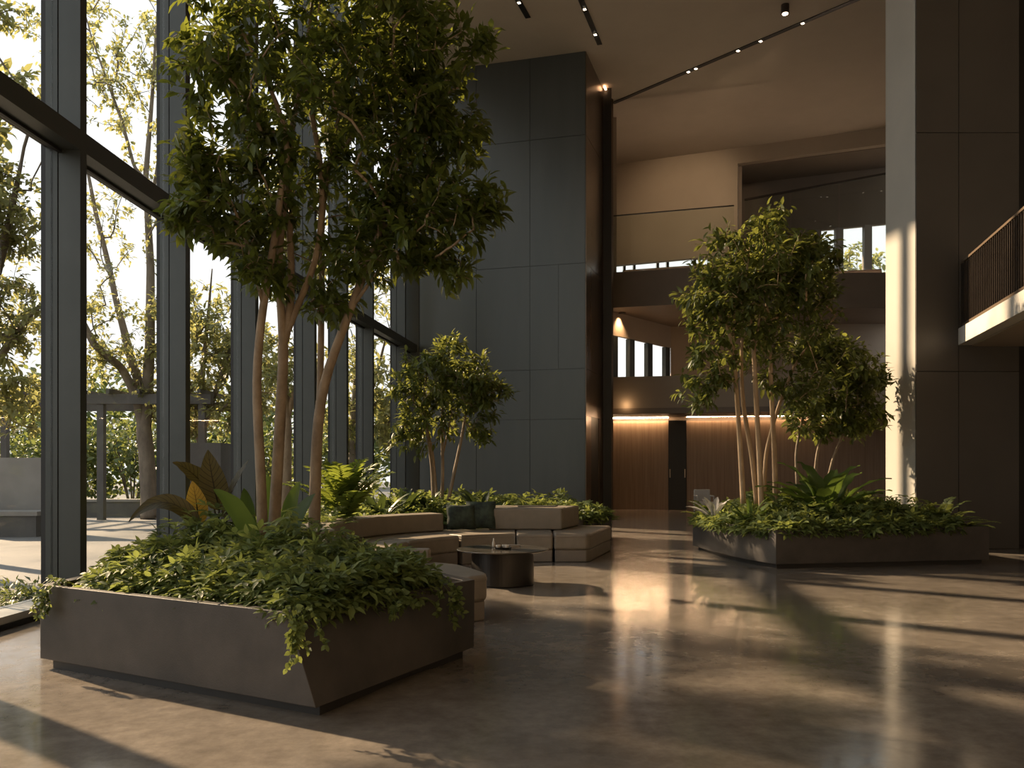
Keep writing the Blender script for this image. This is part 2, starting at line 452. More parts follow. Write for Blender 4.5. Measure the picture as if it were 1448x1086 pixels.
def tree(name, label, cat, stems, blobs, clusters, per, size, leafmat, barkmat, leaf='lance', group=None,
         zmin=None, droop=0.35, spread=0.16, twig=0.0028, smooth_side=8, side=6, width=1.0, kind=None):
    """stems: list of [(x,y,z,r)...] poly-lines. blobs: (cx,cy,cz,rx,ry,rz,weight). Branches grow from the stems to
    points scattered through the blobs and carry a rosette of leaves at the end."""
    base = stems[0][0]
    root = thing(name, (base[0], base[1], base[2]), label, cat, group, kind)
    nodes, nrad, par = [], [], []
    stem_mb, owner = [], []
    for si, s in enumerate(stems):
        rs = smooth_pts(resample([np.array(q) for q in s], 0.12), 2)
        stem_mb.append(MB().tube([q[:3] for q in rs], [q[3] for q in rs], smooth_side))
        for q in rs:
            if zmin is None or q[2] > zmin:
                nodes.append(q[:3]); nrad.append(q[3]); par.append(-1); owner.append(si)
    nstem = len(nodes)
    w = np.array([b[6] for b in blobs], float); w /= w.sum()
    idx = RNG.choice(len(blobs), clusters, p=w)
    B = np.array([b[:6] for b in blobs])[idx]
    tg = B[:, :3] + rand_unit(clusters) * B[:, 3:6] * (RNG.random((clusters, 1)) ** 0.42)
    P = np.zeros((nstem + clusters * 6, 3)); P[:nstem] = np.array(nodes); cnt = nstem
    par = par + [0] * (clusters * 6); owner = owner + [0] * (clusters * 6)
    d0 = np.array([np.min(np.linalg.norm(P[:nstem] - t, axis=1)) for t in tg])
    order = np.argsort(d0)
    ends, chains = [], []
    for i in order:
        t = tg[i]
        df = t - P[:cnt]
        dist = np.linalg.norm(df, axis=1)
        cost = dist - 0.35 * df[:, 2] + (np.arange(cnt) >= nstem) * 0.02
        j = int(np.argmin(cost))
        k = int(min(5, max(2, dist[j] / 0.18)))
        a = P[j]
        ctrl = (a + t) / 2 + np.array([0, 0, 0.12 * dist[j]]) + RNG.normal(size=3) * 0.07 * dist[j]
        chain = [j]
        for q in range(1, k + 1):
            u = q / k
            P[cnt] = (1 - u) ** 2 * a + 2 * u * (1 - u) * ctrl + u * u * t
            par[cnt] = chain[-1]; owner[cnt] = owner[j]; chain.append(cnt); cnt += 1
        chains.append(chain); ends.append((cnt - 1, chain[-2]))
    load = np.zeros(cnt)
    for e, _ in ends: load[e] += 1
    for q in range(cnt - 1, nstem - 1, -1): load[par[q]] += load[q]
    for ch in chains:
        mb = stem_mb[owner[ch[0]]]
        rr = [twig * math.sqrt(max(load[q], 1.0)) for q in ch]
        rr[0] = min(rr[1], nrad[ch[0]] * 0.9 if ch[0] < nstem else rr[0])
        mb.tube([P[q] for q in ch], rr, 4 if rr[1] < 3.2 * twig else side, cap=False)
    for mb in stem_mb: mb.build('trunk', barkmat, root, smooth=True)
    E = np.array([P[e] for e, _ in ends]); D = unit(np.array([P[e] - P[b] for e, b in ends]))
    n = clusters * per
    back = RNG.random((n, 1)) * spread
    e, d = np.repeat(E, per, 0), np.repeat(D, per, 0)
    side_v = unit(np.cross(d, rand_unit(n)))
    pos = e - d * back + side_v * 0.01 + RNG.normal(size=(n, 3)) * spread * 0.16
    tilt = RNG.uniform(0.35, 1.25, (n, 1))
    dirs = unit(d * np.cos(tilt) + side_v * np.sin(tilt)); dirs[:, 2] -= droop * RNG.uniform(0.3, 1.5, n); dirs = unit(dirs)
    nor = np.array([[0, 0, 1.0]]) + 0.55 * rand_unit(n) + 0.3 * d
    sz = size * RNG.uniform(0.62, 1.15, n)
    leaf_mesh('foliage', leafmat, pos, dirs, nor, sz, leaf, root, width)
    return root


def inside(poly, x, y):
    r = False; n = len(poly)
    for i in range(n):
        (x1, y1), (x2, y2) = poly[i], poly[(i + 1) % n]
        if (y1 > y) != (y2 > y) and x < (x2 - x1) * (y - y1) / (y2 - y1) + x1: r = not r
    return r


def scatter(poly, n, gap):
    xs = [p[0] for p in poly]; ys = [p[1] for p in poly]
    pts = []
    for _ in range(n * 60):
        x, y = random.uniform(min(xs), max(xs)), random.uniform(min(ys), max(ys))
        if inside(poly, x, y) and all((x - a) ** 2 + (y - b) ** 2 > gap * gap for a, b in pts):
            pts.append((x, y))
            if len(pts) >= n: break
    return pts


def edge_dist(poly, x, y):
    best = 9
    for i in range(len(poly)):
        a, b, p = Vector(poly[i]), Vector(poly[(i + 1) % len(poly)]), Vector((x, y))
        d = b - a; t = max(0, min(1, (p - a).dot(d) / d.length_squared))
        best = min(best, (a + d * t - p).length)
    return best


def ground_cover(name, label, cat, spots, z, mat, leaves, size, kind='tri', rr=(0.2, 0.3), hh=(0.2, 0.34), dirdroop=0.35, width=1.3, poly=None):
    """Low leafy mounds packed over a bed: one object that nobody could count."""
    root = thing(name, (spots[0][0], spots[0][1], z), label, cat, None, 'stuff')
    P, D, Nn, S = [], [], [], []
    st = MB()
    for (x, y) in spots:
        r = random.uniform(*rr); h = random.uniform(*hh) * (0.75 + 0.85 * min(1, edge_dist(poly, x, y) / .6) if poly else 1)
        u = rand_unit(leaves); u[:, 2] = np.abs(u[:, 2])
        k = RNG.uniform(0.55, 1.05, (leaves, 1))
        p = np.array([x, y, z]) + u * np.array([r, r, h]) * k
        d = u * np.array([1, 1, 0.5]) + 0.55 * rand_unit(leaves); d[:, 2] -= dirdroop * (k[:, 0])
        P.append(p); D.append(d); Nn.append(u + np.array([0, 0, 0.7]) + 0.35 * rand_unit(leaves)); S.append(size * RNG.uniform(0.6, 1.2, leaves))
        for q in range(7):
            e = p[q * 3]
            st.tube([(x, y, z - 0.02), ((x + e[0]) / 2, (y + e[1]) / 2, z + (e[2] - z) * 0.65), tuple(e)], [0.005, 0.004, 0.002], 4, cap=False)
    leaf_mesh('leaves', mat, np.concatenate(P), np.concatenate(D), np.concatenate(Nn), np.concatenate(S), kind, root, width)
    st.build('stalks', 'leaf_dark', root)
    return root


def bez(a, b, c, t):
    a, b, c = np.array(a, float), np.array(b, float), np.array(c, float)
    return (1 - t) ** 2 * a + 2 * t * (1 - t) * b + t * t * c


def blade_into(V, F, UV, a, b, c, width, hint, shape='ovate', fold=0.22, wave=0.0, nl=14):
    """A broad leaf along the curve a-b-c with real camber; hint: the way its upper face looks."""
    o = len(V)
    cols = (-1, -0.5, 0, 0.5, 1)
    for i in range(nl + 1):
        t = i / nl
        p = bez(a, b, c, t); tan = unit(bez(a, b, c, min(1, t + .02)) - bez(a, b, c, max(0, t - .02)))
        x = unit(np.cross(tan, np.array(hint, float))); z = np.cross(x, tan)
        if shape == 'ovate': w = math.sin(math.pi * min(1, t ** 0.8)) ** 0.75 * (1.0 - 0.25 * t)
        elif shape == 'strap': w = min(1, 0.28 + 1.9 * t) * min(1, (1 - t) * 3.2) ** 0.7
        else: w = math.sin(math.pi * t) ** 0.6
        w = max(w, 0.03) * width / 2
        for s in cols:
            zz = fold * abs(s) * w + wave * width * abs(s) * math.sin(t * 26 + s * 1.7)
            V.append(tuple(p + x * s * w + z * zz)); UV.append((0.5 + s * 0.5, t))
    k = len(cols)
    for i in range(nl):
        for j in range(k - 1):
            F.append((o + i * k + j, o + i * k + j + 1, o + (i + 1) * k + j + 1, o + (i + 1) * k + j))


def blades(name, mat, V, F, UV, parent):
    me = bpy.data.meshes.new(name); me.from_pydata(V, [], F)
    uvl = me.uv_layers.new(name='UVMap')
    for l in me.loops: uvl.data[l.index].uv = UV[l.vertex_index]
    me.polygons.foreach_set('use_smooth', [True] * len(me.polygons))
    me.materials.append(M[mat]); me.update()
    o = bpy.data.objects.new(name, me); C.objects.link(o)
    if parent is not None: attach(o, parent)
    return o


def nest_plant(name, label, cat, loc, n, L, W, el=(35, 80), mat='leaf_strap', group=None, face=None, wave=0.03, shape='strap', arch=0.35):
    root = thing(name, loc, label, cat, group)
    V, F, UV = [], [], []
    st = MB()
    for i in range(n):
        az = 2 * math.pi * i / n * 1.618 * 1.0 + random.uniform(-.3, .3)
        e = math.radians(random.uniform(*el)); l = L * random.uniform(.75, 1.1)
        d = np.array([math.cos(az) * math.cos(e), math.sin(az) * math.cos(e), math.sin(e)])
        a = np.array(loc) + d * 0.03
        b = a + d * l * 0.62
        out = np.array([math.cos(az), math.sin(az), 0])
        c = a + d * l * (1 - arch * 0.3) + out * l * arch * 0.5 - np.array([0, 0, l * arch * 0.55 * (1 - math.sin(e) * .5)])
        hint = -out * math.sin(e) + np.array([0, 0, math.cos(e)])
        blade_into(V, F, UV, a, b, c, W * random.uniform(.8, 1.1), hint, shape, 0.25, wave)
        st.tube([tuple(np.array(loc) + np.array([0, 0, -0.05])), tuple(bez(a, b, c, .25)), tuple(bez(a, b, c, .6))], [0.012, 0.008, 0.004], 5, cap=False)
    blades('leaves', mat, V, F, UV, root)
    st.build('stalks', mat, root)
    return root


def fern(name, label, cat, loc, n, L, el=(30, 75), leaflet=0.09, mat='leaf_fern', group=None, arch=0.6, pairs=16, width=1.0, stem=0.0):
    root = thing(name, loc, label, cat, group)
    P, D, Nn, S = [], [], [], []
    st = MB()
    for i in range(n):
        az = 2.399 * i + random.uniform(-.3, .3); e = math.radians(random.uniform(*el)); l = L * random.uniform(.75, 1.1)
        out = np.array([math.cos(az), math.sin(az), 0]); d = out * math.cos(e) + np.array([0, 0, math.sin(e)])
        a = np.array(loc, float) + np.array([0, 0, stem * random.uniform(.3, 1)]); b = a + d * l * .6; c = a + d * l * .85 + out * l * arch * .35 - np.array([0, 0, l * arch * .4])
        st.tube([tuple(np.array(loc))] + [tuple(bez(a, b, c, q / 6)) for q in range(7)], [0.008] + [0.006 - 0.0007 * q for q in range(7)], 4, cap=False)
        for q in range(pairs):
            t = 0.12 + 0.86 * q / pairs
            p = bez(a, b, c, t); tan = unit(bez(a, b, c, min(1, t + .03)) - bez(a, b, c, t - .03))
            s = unit(np.cross(tan, np.array([0, 0, 1.0]) - out * .3)); up = np.cross(s, tan)
            k = math.sin(math.pi * (0.12 + 0.80 * t)) ** .7
            for sg in (-1, 1):
                P.append(p); D.append(s * sg + tan * .55 + up * .12 + RNG.normal(size=3) * .08); Nn.append(up); S.append(leaflet * k)
    leaf_mesh('fronds', mat, P, D, Nn, S, 'lance', root, width)
    st.build('stalks', mat, root)
    return root


def vine(name, label, loc, strands, L, mat='leaf_ground', group=None, out=(0, -1)):
    """Trailing shoots that hang over a planter rim."""
    root = thing(name, loc, label, 'trailing vine', group)
    P, D, Nn, S = [], [], [], []
    st = MB()
    o = np.array([out[0], out[1], 0.0]); sd = np.array([-out[1], out[0], 0.0])
    for i in range(strands):
        l = L * random.uniform(.5, 1.05)
        s0 = np.array(loc) + sd * random.uniform(-.10, .10) - o * 0.10 + np.array([0, 0, 0.03])
        pts = [s0, s0 + o * 0.09 + np.array([0, 0, 0.05]), s0 + o * (0.15 + random.uniform(0, .05)) + np.array([0, 0, -0.02])]
        k = 8
        drift = sd * random.uniform(-.12, .12)
        for q in range(1, k + 1):
            pts.append(pts[2] + drift * q / k + np.array([random.uniform(-.008, .008), random.uniform(-.008, .008), -l * q / k]) + o * 0.012 * math.sin(q))
        st.tube([tuple(p) for p in pts], 0.0022, 4, cap=False)
        for p, q2 in zip(pts[:-1], pts[1:]):
            for _ in range(3):
                u = random.random(); c = p + (q2 - p) * u
                dd = rand_unit(1)[0] + o * .7 + np.array([0, 0, -.4])
                P.append(c); D.append(dd); Nn.append(o + np.array([0, 0, .6]) + .4 * rand_unit(1)[0]); S.append(random.uniform(.028, .055))
    leaf_mesh('leaves', mat, P, D, Nn, S, 'ovate', root, 1.3)
    st.build('stalks', mat, root)
    return root


# ================================================================== SETTING
CEIL = 13.2
# plan line of the glazed wall, inner edge of each frame upright (x, y)
WALL = [(-5.10, -4.4), (-5.00, -1.7), (-4.91, 1.0), (-4.81, 3.7), (-4.72, 6.4), (-4.63, 9.1), (-4.54, 11.8), (-4.25, 14.05), (-3.90, 16.75),
        (-3.65, 18.73), (-3.40, 20.7), (-3.00, 23.8), (-2.82, 25.2)]
DEP = 0.38         # depth of the frame
C1, C2, C3, C4 = (-2.78, 25.25), (2.07, 23.9), (2.80, 26.25), (-2.0, 27.6)

# floor and outdoor ground
outl = [(-5.10 - DEP, -4.4)] + [(x - DEP, y) for x, y in WALL[1:]] + [(-2.9, 27.6), (-2.9, 36), (17, 36), (17, -4.4)]
struct(MB().prism(outl, -0.12, 0.0).build('floor', 'floor'), 'polished brown concrete lobby floor', 'floor')
struct(MB().box(-70, 60, -30, 90, -0.40, -0.13).build('ground', 'paving'), 'paved ground outside the glazed wall, darkened in place of shade', 'ground')
struct(MB().prism(outl, CEIL + .001, CEIL + 0.4).build('ceiling', 'ceiling'), 'taupe plaster ceiling high over the lobby', 'ceiling')

# glazed wall: one window per bay (near upright, transom, sill, two panes)
T0, T1 = 4.90, 5.12
BAYS = ['glazed bay far out of frame behind the viewer', 'glazed bay out of frame beside the viewer', 'glazed bay out of frame just ahead of the viewer', 'glazed bay out of frame next to the leftmost visible one',
        'leftmost tall glazed bay, cut by the edge of the photo', 'second glazed bay from the left, with the big forked tree outside', 'third glazed bay from the left, behind the large leaved plant',
        'fourth glazed bay from the left, behind the foreground tree stems', 'fifth glazed bay from the left, right of the foreground stems', 'sixth glazed bay from the left, behind the bright fern',
        'seventh glazed bay from the left, behind the small bushy tree', 'last narrow glazed bay beside the steel tower']
for i in range(len(WALL) - 1):
    p, q = Vector(WALL[i]), Vector(WALL[i + 1])
    d = (q - p).normalized(); n = Vector((-d.y, d.x))       # n points outdoors
    w = struct(thing('window_%d' % (i + 1), (p.x, p.y, 0), None, None), BAYS[i], 'window')
    def P2(a, b): v = p + d * a + n * b; return (v.x, v.y)
    Lb = (q - p).length
    def quad(a0, a1, b0, b1): return [P2(a0, b0), P2(a1, b0), P2(a1, b1), P2(a0, b1)]
    m = MB()
    m.prism(quad(0, .13, 0, .235), 0, CEIL); m.prism(quad(0, .13, .25, DEP), 0, CEIL)
    mu = m.build('mullion', 'mullion', w)
    m = MB(); m.prism(quad(.012, .118, .2352, .2498), 0, CEIL); m.prism(quad(.0, .13, DEP + .0002, DEP + .05), 0, CEIL); m.prism(quad(.1302, .14, .012, .05), 0, CEIL)
    m.build('gasket', 'gasket', mu)
    m = MB(); m.prism(quad(.13, Lb, 0, .30), T0, T1); m.prism(quad(.13, Lb, .30, DEP), T0 + .03, T1 - .03, 1); m.prism(quad(.13, Lb, .20, .24), T0 - .03, T0, 1)
    m.build('transom', ['mullion', 'gasket'], w)
    m = MB(); m.prism(quad(.13, Lb, -.02, DEP), 0, .05, 1); m.prism(quad(.13, Lb, 0, DEP), .05, .12)
    m.build('sill', ['sill', 'gasket'], w)
    m = MB(); m.prism(quad(.13, Lb, .30, .325), .12, T0); m.build('pane', 'glass', w)
    m = MB(); m.prism(quad(.13, Lb, .30, .325), T1, CEIL); m.build('pane', 'glass', w)
m = MB(); p = WALL[-1]; m.box(p[0] - DEP - .1, p[0] + .06, p[1], p[1] + .3, 0, CEIL)
struct(m.build('trim_1', 'mullion'), 'narrow frame upright where glass meets the steel tower', 'trim')

# steel clad tower: dark core with separate sheets
m = MB(); m.prism([C1, C2, C3, C4], 0, CEIL, 0)
def sheet(m, a, b, u0, u1, z0, z1, mi, off=0.018, gap=0.006):
    A, Bv = Vector(a), Vector(b); d = (Bv - A); L = d.length; d.normalize(); n = Vector((d.y, -d.x))
    p0 = A + d * (u0 * L + gap); p1 = A + d * (u1 * L - gap)
    m.prism([tuple(p0), tuple(p1), tuple(p1 + n * off), tuple(p0 + n * off)], z0 + gap, z1 - gap, mi)
def frac(px):   # where a column of pixels meets the tower front
    k = (px - 724) / FPX
    # C1 + t (C2 - C1):  x = k y
    dx, dy = C2[0] - C1[0], C2[1] - C1[1]
    return (k * C1[1] - C1[0]) / (dx - k * dy)
us = [0, frac(673.8), frac(749.5), frac(790), 1]
zs = [0, 2.85, 4.27, 7.24, 10.85, CEIL]
for a, b in zip(zs[:-1], zs[1:]):
    for u0, u1 in ((0, us[1]), (us[1], us[2]), (us[2], 1)):
        if u0 == us[2] and 2.8 < a < 10 and a != 4.27:
            sheet(m, C1, C2, u0, 1, a, b, 1)
        elif u0 == us[2] and a == 4.27:
            sheet(m, C1, C2, u0, us[3], a, b, 1, gap=.004); sheet(m, C1, C2, us[3], 1, a, b, 1, gap=.004)
        else: sheet(m, C1, C2, u0, u1, a, b, 1)
zt = [2.95, 4.27, 7.24, 10.85, CEIL]
for a, b in zip(zt[:-1], zt[1:]): sheet(m, C2, C3, 0, 1, a, b, 2)
sheet(m, C2, C3, 0, .28, 0, 2.95, 2); sheet(m, C2, C3, .74, 1, 0, 2.95, 2)
struct(m.build('wall_tower', ['black', 'steel', 'bronze']), 'tall tower wall clad in blue grey steel sheets', 'wall')
# doorway in the tower side, its shade painted as a thin black sheet
m = MB(); sheet(m, C2, C3, .28, .74, 0, 2.95, 0, 0.006)
struct(m.build('door_1', 'black'), 'doorway in the bronze side of the tower, its shade painted black', 'door')

# solid black prism: shade between the tower and the rear block, painted in
m = MB(); m.prism([(2.80, 26.25), (3.07, 26.2), (3.30, 28.4), (3.0, 28.4)], 0, CEIL)
struct(m.build('trim_2', 'black'), 'full height strip beside the tower, black in place of a shaded recess', 'trim')
m = MB(); m.prism([(3.11, 26.9), (3.22, 27.0), (3.36, 28.3), (3.24, 28.3)], 0, CEIL)
struct(m.build('trim_3', 'bronze'), 'slim bronze jamb beside the black strip', 'trim')
m = MB(); m.prism([(-2.9, 27.4), (2.80, 26.25), (2.9, 26.6), (-2.9, 27.8)], 0, CEIL); m.prism([(2.9, 28.0), (3.2, 28.0), (3.55, 30.2), (3.2, 30.2)], 0, 4.0)
struct(m.build('wall_left', 'dark_wall'), 'dark wall closing the gap behind the tower', 'wall')

# ---- rear block, ground level
def along(s, t): return (3.36 + .98 * s + .196 * t, 28.0 - .196 * s + .98 * t)
W0 = (3.55, 30.05)
def wood(s, t=0.0): return (W0[0] + .985 * s + .17 * t, W0[1] - .17 * s + .985 * t)
sA, sB = 1.95, 2.58
m = MB(); m.prism([wood(-.1), wood(sA), wood(sA, .12), wood(-.1, .12)], 0, 3.10)
struct(m.build('wall_rear_left', 'wood'), 'bright lit walnut wall panel left of the black door', 'wall')
m = MB(); m.prism([wood(sB), wood(12), wood(12, .12), wood(sB, .12)], 0, 3.10)
struct(m.build('wall_rear_right', 'wood'), 'dim walnut wall running behind the right planter', 'wall')
d1 = struct(thing('door_2', (*wood((sA + sB) / 2), 0), None, None), 'black door between the walnut wall panels', 'door')
m = MB(); m.prism([wood(sA + .01, -.06), wood(sB - .01, -.06), wood(sB - .01, .1), wood(sA + .01, .1)], 0.01, 3.12); dleaf = m.build('leaf_panel', 'black', d1)
for s in (sA + .06, sB - .06):
    a = wood(s, -.12); m = MB(); m.tube([(a[0], a[1], 1.12), (a[0], a[1], 1.42)], .018, 8)
    b = wood(s, -.06)
    m.tube([(a[0], a[1], 1.15), (b[0], b[1], 1.15)], .010, 6); m.tube([(a[0], a[1], 1.39), (b[0], b[1], 1.39)], .010, 6)
    m.build('handle', 'brass', dleaf)
m = MB(); m.prism([wood(-.05, -.10), wood(sA, -.10), wood(sA, -.02), wood(-.05, -.02)], 3.20, 3.235)
tag(m.build('cove_light', 'cove'), 'warm cove light along the top of the bright walnut panel', 'light', 'cove lights over the walnut walls')
m = MB(); m.prism([wood(sB, -.07), wood(7.2, -.07), wood(7.2, -.03), wood(sB, -.03)], 3.225, 3.240)
tag(m.build('cove_light', 'cove'), 'warm cove light behind the right tree along the dim walnut wall', 'light', 'cove lights over the walnut walls')

m = MB(); m.prism([wood(-.6, .3), wood(12, .3), wood(12, .4), wood(-.6, .4)], 0, 3.3)
struct(m.build('wall_rear', 'dark_plaster'), 'dark wall behind the black door', 'wall')
# ---- first gallery: parapet band and slab
m = MB(); m.prism([along(-.02, 0), along(11.5, 0), along(11.5, .22), along(-.02, .22)], 3.42, 4.46); m.prism([along(-.05, -.03), along(11.5, -.03), along(11.5, .25), along(-.05, .25)], 3.24, 3.42, 1)
m.prism([along(-.05, .25), along(11.5, .25), (14.6, 33.8), (3.45, 33.8)], 3.24, 3.62, 1)
struct(m.build('wall_parapet', ['plaster', 'dark_plaster']), 'plain taupe parapet of the first gallery', 'wall')
# gallery window running back on the left
GA, GB = (3.42, 28.7), (5.95, 31.8)
wg = struct(thing('window_13', (*GA, 3.62), None, None), 'first gallery window with grey uprights left of the tree', 'window')
m = MB(); m.wall(GA, GB, .1, 5.95, 6.75); m.build('lintel', 'plaster', wg)
m = MB(); m.wall(GA, GB, .1, 3.62, 3.9); m.build('sill', 'mullion', wg)
dg = Vector((GB[0] - GA[0], GB[1] - GA[1])); Lg = dg.length; dg.normalize()
def G(a): return (GA[0] + dg.x * a, GA[1] + dg.y * a)
for a in (-.05, 1.05, 2.3, 3.6):
    m = MB(); m.wall(G(a + .02), G(a + .36), .16, 3.9, 5.95); m.build('mullion', 'mullion', wg)
m = MB(); m.wall(G(0), G(Lg), .02, 3.9, 5.95); m.build('pane', 'glass', wg)
m = MB(); m.wall((5.95, 31.8), (14.9, 31.0), .15, 3.62, 6.75)
struct(m.build('wall_gallery', 'plaster'), 'plain taupe back wall of the first gallery', 'wall')
# downlight and corner uplight on the first gallery
def downlight(name, loc, label, r=.05, group=None, cat='light'):
    t = thing(name, loc, label, cat, group)
    x, y, z = loc
    MB().lathe(x, y, [(r, z - .02), (r * 1.25, z - .02), (r * 1.25, z), (r, z)], 20).build('ring', 'rail', t)
    MB().lathe(x, y, [(.001, z - .012), (r, z - .012), (r, z - .005), (.001, z - .005)], 20).build('lens', 'lamp', t)
    return t

# ---- second gallery slab
S2 = [(3.30, 28.05), (7.10, 26.9), (8.25, 28.2), (13.2, 28.0), (15, 34), (3.4, 34)]
m = MB(); m.prism(S2, 6.75, 7.92)
struct(m.build('slab_gallery', 'dark_plaster'), 'dark brown slab edge of the second gallery', 'slab')
gl = thing('glass_balustrade', (3.36, 28.02, 7.92), 'clear glass balustrade on the second gallery beside the tower', 'balustrade')
m = MB(); m.wall((3.36, 28.10), (7.06, 26.98), .02, 7.92, 9.80); m.build('pane', 'rail_glass', gl)
m = MB(); m.wall((3.36, 28.115), (7.06, 26.995), .05, 9.80, 9.83); m.build('top_rail', 'rail', gl)
GP0, GP1 = (8.6, 31.4), (12.75, 28.5)
gw = thing('glass_partition', (*GP0, 7.92), 'tall glass partition on the second gallery behind the right tree', 'glass partition')
dv = Vector((GP1[0] - GP0[0], GP1[1] - GP0[1]))
for a, b in ((0, .33), (.34, .66), (.67, 1)):
    m = MB(); m.wall((GP0[0] + dv.x * a, GP0[1] + dv.y * a), (GP0[0] + dv.x * b, GP0[1] + dv.y * b), .02, 7.95, 11.35); m.build('pane', 'rail_glass', gw)
m = MB(); m.wall(GP0, GP1, .06, 11.35, 11.42); m.build('top_rail', 'rail', gw)
m = MB(); m.wall(GP0, GP1, .04, 7.92, 7.95); m.build('bottom_rail', 'rail', gw)
for k, (pa, pb_) in enumerate((((3.7, 28.6), (7.2, 27.5)), ((9.0, 29.3), (12.4, 28.4)))):  # added light sources, hidden by the slab, to brighten the ceiling
    up = thing('added_uplight', (*pa, 7.92), ('linear warm fill uplight added unseen on the gallery floor behind the glass balustrade', 'linear warm fill uplight added unseen on the gallery floor by the glass partition')[k], 'light', 'added gallery uplights')
    m = MB(); m.wall(pa, pb_, .10, 7.925, 7.96); m.build('diffuser', 'uplight', up)
    d_ = (Vector(pb_) - Vector(pa)).normalized(); n_ = Vector((-d_.y, d_.x)) * .16
    m = MB(); m.wall((pa[0] + n_.x, pa[1] + n_.y), (pb_[0] + n_.x, pb_[1] + n_.y), .02, 7.922, 8.16); m.build('shield', 'rail', up)  # added fin that keeps the extra light off the upper wall
# hanging wall at the rear, lintel and dark recess
m = MB(); m.wall((3.55, 33.05), (8.27, 31.12), .25, 9.30, CEIL)
struct(m.build('wall_upper_left', 'plaster'), 'taupe upper wall above the second gallery', 'wall')
m = MB(); m.wall((8.27, 31.12), (14.2, 28.7), .3, 12.62, CEIL)
struct(m.build('wall_upper_lintel', 'plaster'), 'taupe lintel over the dark upper recess', 'wall')
m = MB(); m.wall((8.40, 33.6), (15.0, 31.0), .2, 10.5, 12.9); m.prism([(8.27, 31.37), (8.5, 31.37), (8.6, 33.7), (8.4, 33.7)], 7.92, 12.62)
m.wall((8.40, 33.6), (11.6, 32.3), .2, 7.92, 10.5); m.prism([(8.27, 31.4), (14.2, 29), (15, 31), (8.5, 33.7)], 12.6, 12.9)
struct(m.build('wall_upper_recess', 'dark_plaster'), 'dark brown back wall of the upper recess', 'wall')
wr = struct(thing('window_14', (11.6, 32.3, 7.92), None, None), 'second gallery window with dark uprights beside the pale column', 'window')
for a in (0, .22, .50, .74, 1.0):
    x, y = 11.6 + 3.3 * a, 32.3 - 1.3 * a
    m = MB(); m.box(x - .14, x + .14, y - .1, y + .12, 7.92, 10.5); m.build('mullion', 'dark_plaster', wr)
m = MB(); m.wall((11.6, 32.35), (14.9, 31.05), .02, 7.92, 10.5); m.build('pane', 'glass', wr)
ws = struct(thing('window_15', (3.6, 34.6, 7.92), None, None), 'low strip window under the taupe upper wall', 'window')
for x in (3.7, 4.55, 4.95, 5.9, 6.3, 7.4, 8.3):
    m = MB(); m.box(x - .05, x + .05, 34.3, 34.5, 7.92, 9.9); m.build('mullion', 'mullion', ws)
m = MB(); m.box(3.5, 8.4, 34.38, 34.40, 7.92, 9.9); m.build('pane', 'glass', ws)
m = MB(); m.box(3.3, 8.5, 34.3, 34.5, 9.9, CEIL); m.box(3.3, 3.5, 28.4, 34.4, 7.92, CEIL)
struct(m.build('wall_upper_rear', 'plaster'), 'taupe rear wall over the strip window', 'wall')

# ---- right side
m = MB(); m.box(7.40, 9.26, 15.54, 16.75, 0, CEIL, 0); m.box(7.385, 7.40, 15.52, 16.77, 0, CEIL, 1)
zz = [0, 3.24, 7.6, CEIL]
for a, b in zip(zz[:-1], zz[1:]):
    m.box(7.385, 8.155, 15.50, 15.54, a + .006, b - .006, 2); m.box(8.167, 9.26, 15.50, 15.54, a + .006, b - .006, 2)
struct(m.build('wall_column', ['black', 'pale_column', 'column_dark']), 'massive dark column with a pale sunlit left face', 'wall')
struct(MB().box(14.2, 14.5, -4.8, 29.0, 0, CEIL).build('wall_right', 'bounce_wall'), 'unseen wall far right beyond the column, kept pale to bounce light', 'wall')
struct(MB().box(9.26, 14.2, 16.3, 16.6, 0, CEIL).build('wall_right_rear', 'black'), 'wall right of the column with its shade painted black', 'wall')  # black colour stands in for the unlit gap here
struct(MB().box(-5.5, 14.5, -4.8, -4.5, 0, CEIL).build('wall_near', 'bounce_wall'), 'unseen wall behind the viewer, kept pale to bounce light', 'wall')

# balcony at the right
bd = Vector((-.255, -1)).normalized(); b0 = Vector((8.15, 15.5)); b1 = b0 + bd * 7.5
m = MB(); m.prism([tuple(b0), tuple(b1), (14.2, b1.y), (14.2, 15.5)], 3.72, 4.02, 0)
m.prism([tuple(b0 + Vector((.25, 0))), tuple(b1 + Vector((.25, 0))), (14.2, b1.y), (14.2, 15.5)], 3.70, 3.72, 1)
struct(m.build('slab_balcony', ['white_balcony', 'plaster']), 'white edged balcony slab at the right', 'slab')
br = thing('balcony_railing', (b0.x, b0.y, 4.02), 'dark bronze balcony railing of thin upright bars', 'railing')
nb = Vector((-bd.y, bd.x)) * -1
if nb.x < 0: nb = -nb
def BP(a, o=.10): v = b0 + bd * a + nb * o; return (v.x, v.y)
m = MB(); m.prism([BP(0.02, .04), BP(7.4, .04), BP(7.4, .12), BP(.02, .12)], 5.20, 5.24); m.build('handrail', 'rail_cap', br)
m = MB(); m.prism([BP(0.02, .05), BP(7.4, .05), BP(7.4, .11), BP(.02, .11)], 4.06, 4.10); m.build('bottom_rail', 'rail_cap', br)
m = MB(); m.prism([BP(0.0, .05), BP(.22, .05), BP(.22, .11), BP(0, .11)], 4.02, 5.20); m.build('end_panel', 'rail', br)
for k in range(66):
    a = .30 + k * .105
    m = MB(); m.prism([BP(a, .055), BP(a + .022, .055), BP(a + .022, .105), BP(a, .105)], 4.09, 5.21); m.build('baluster', 'rail', br)

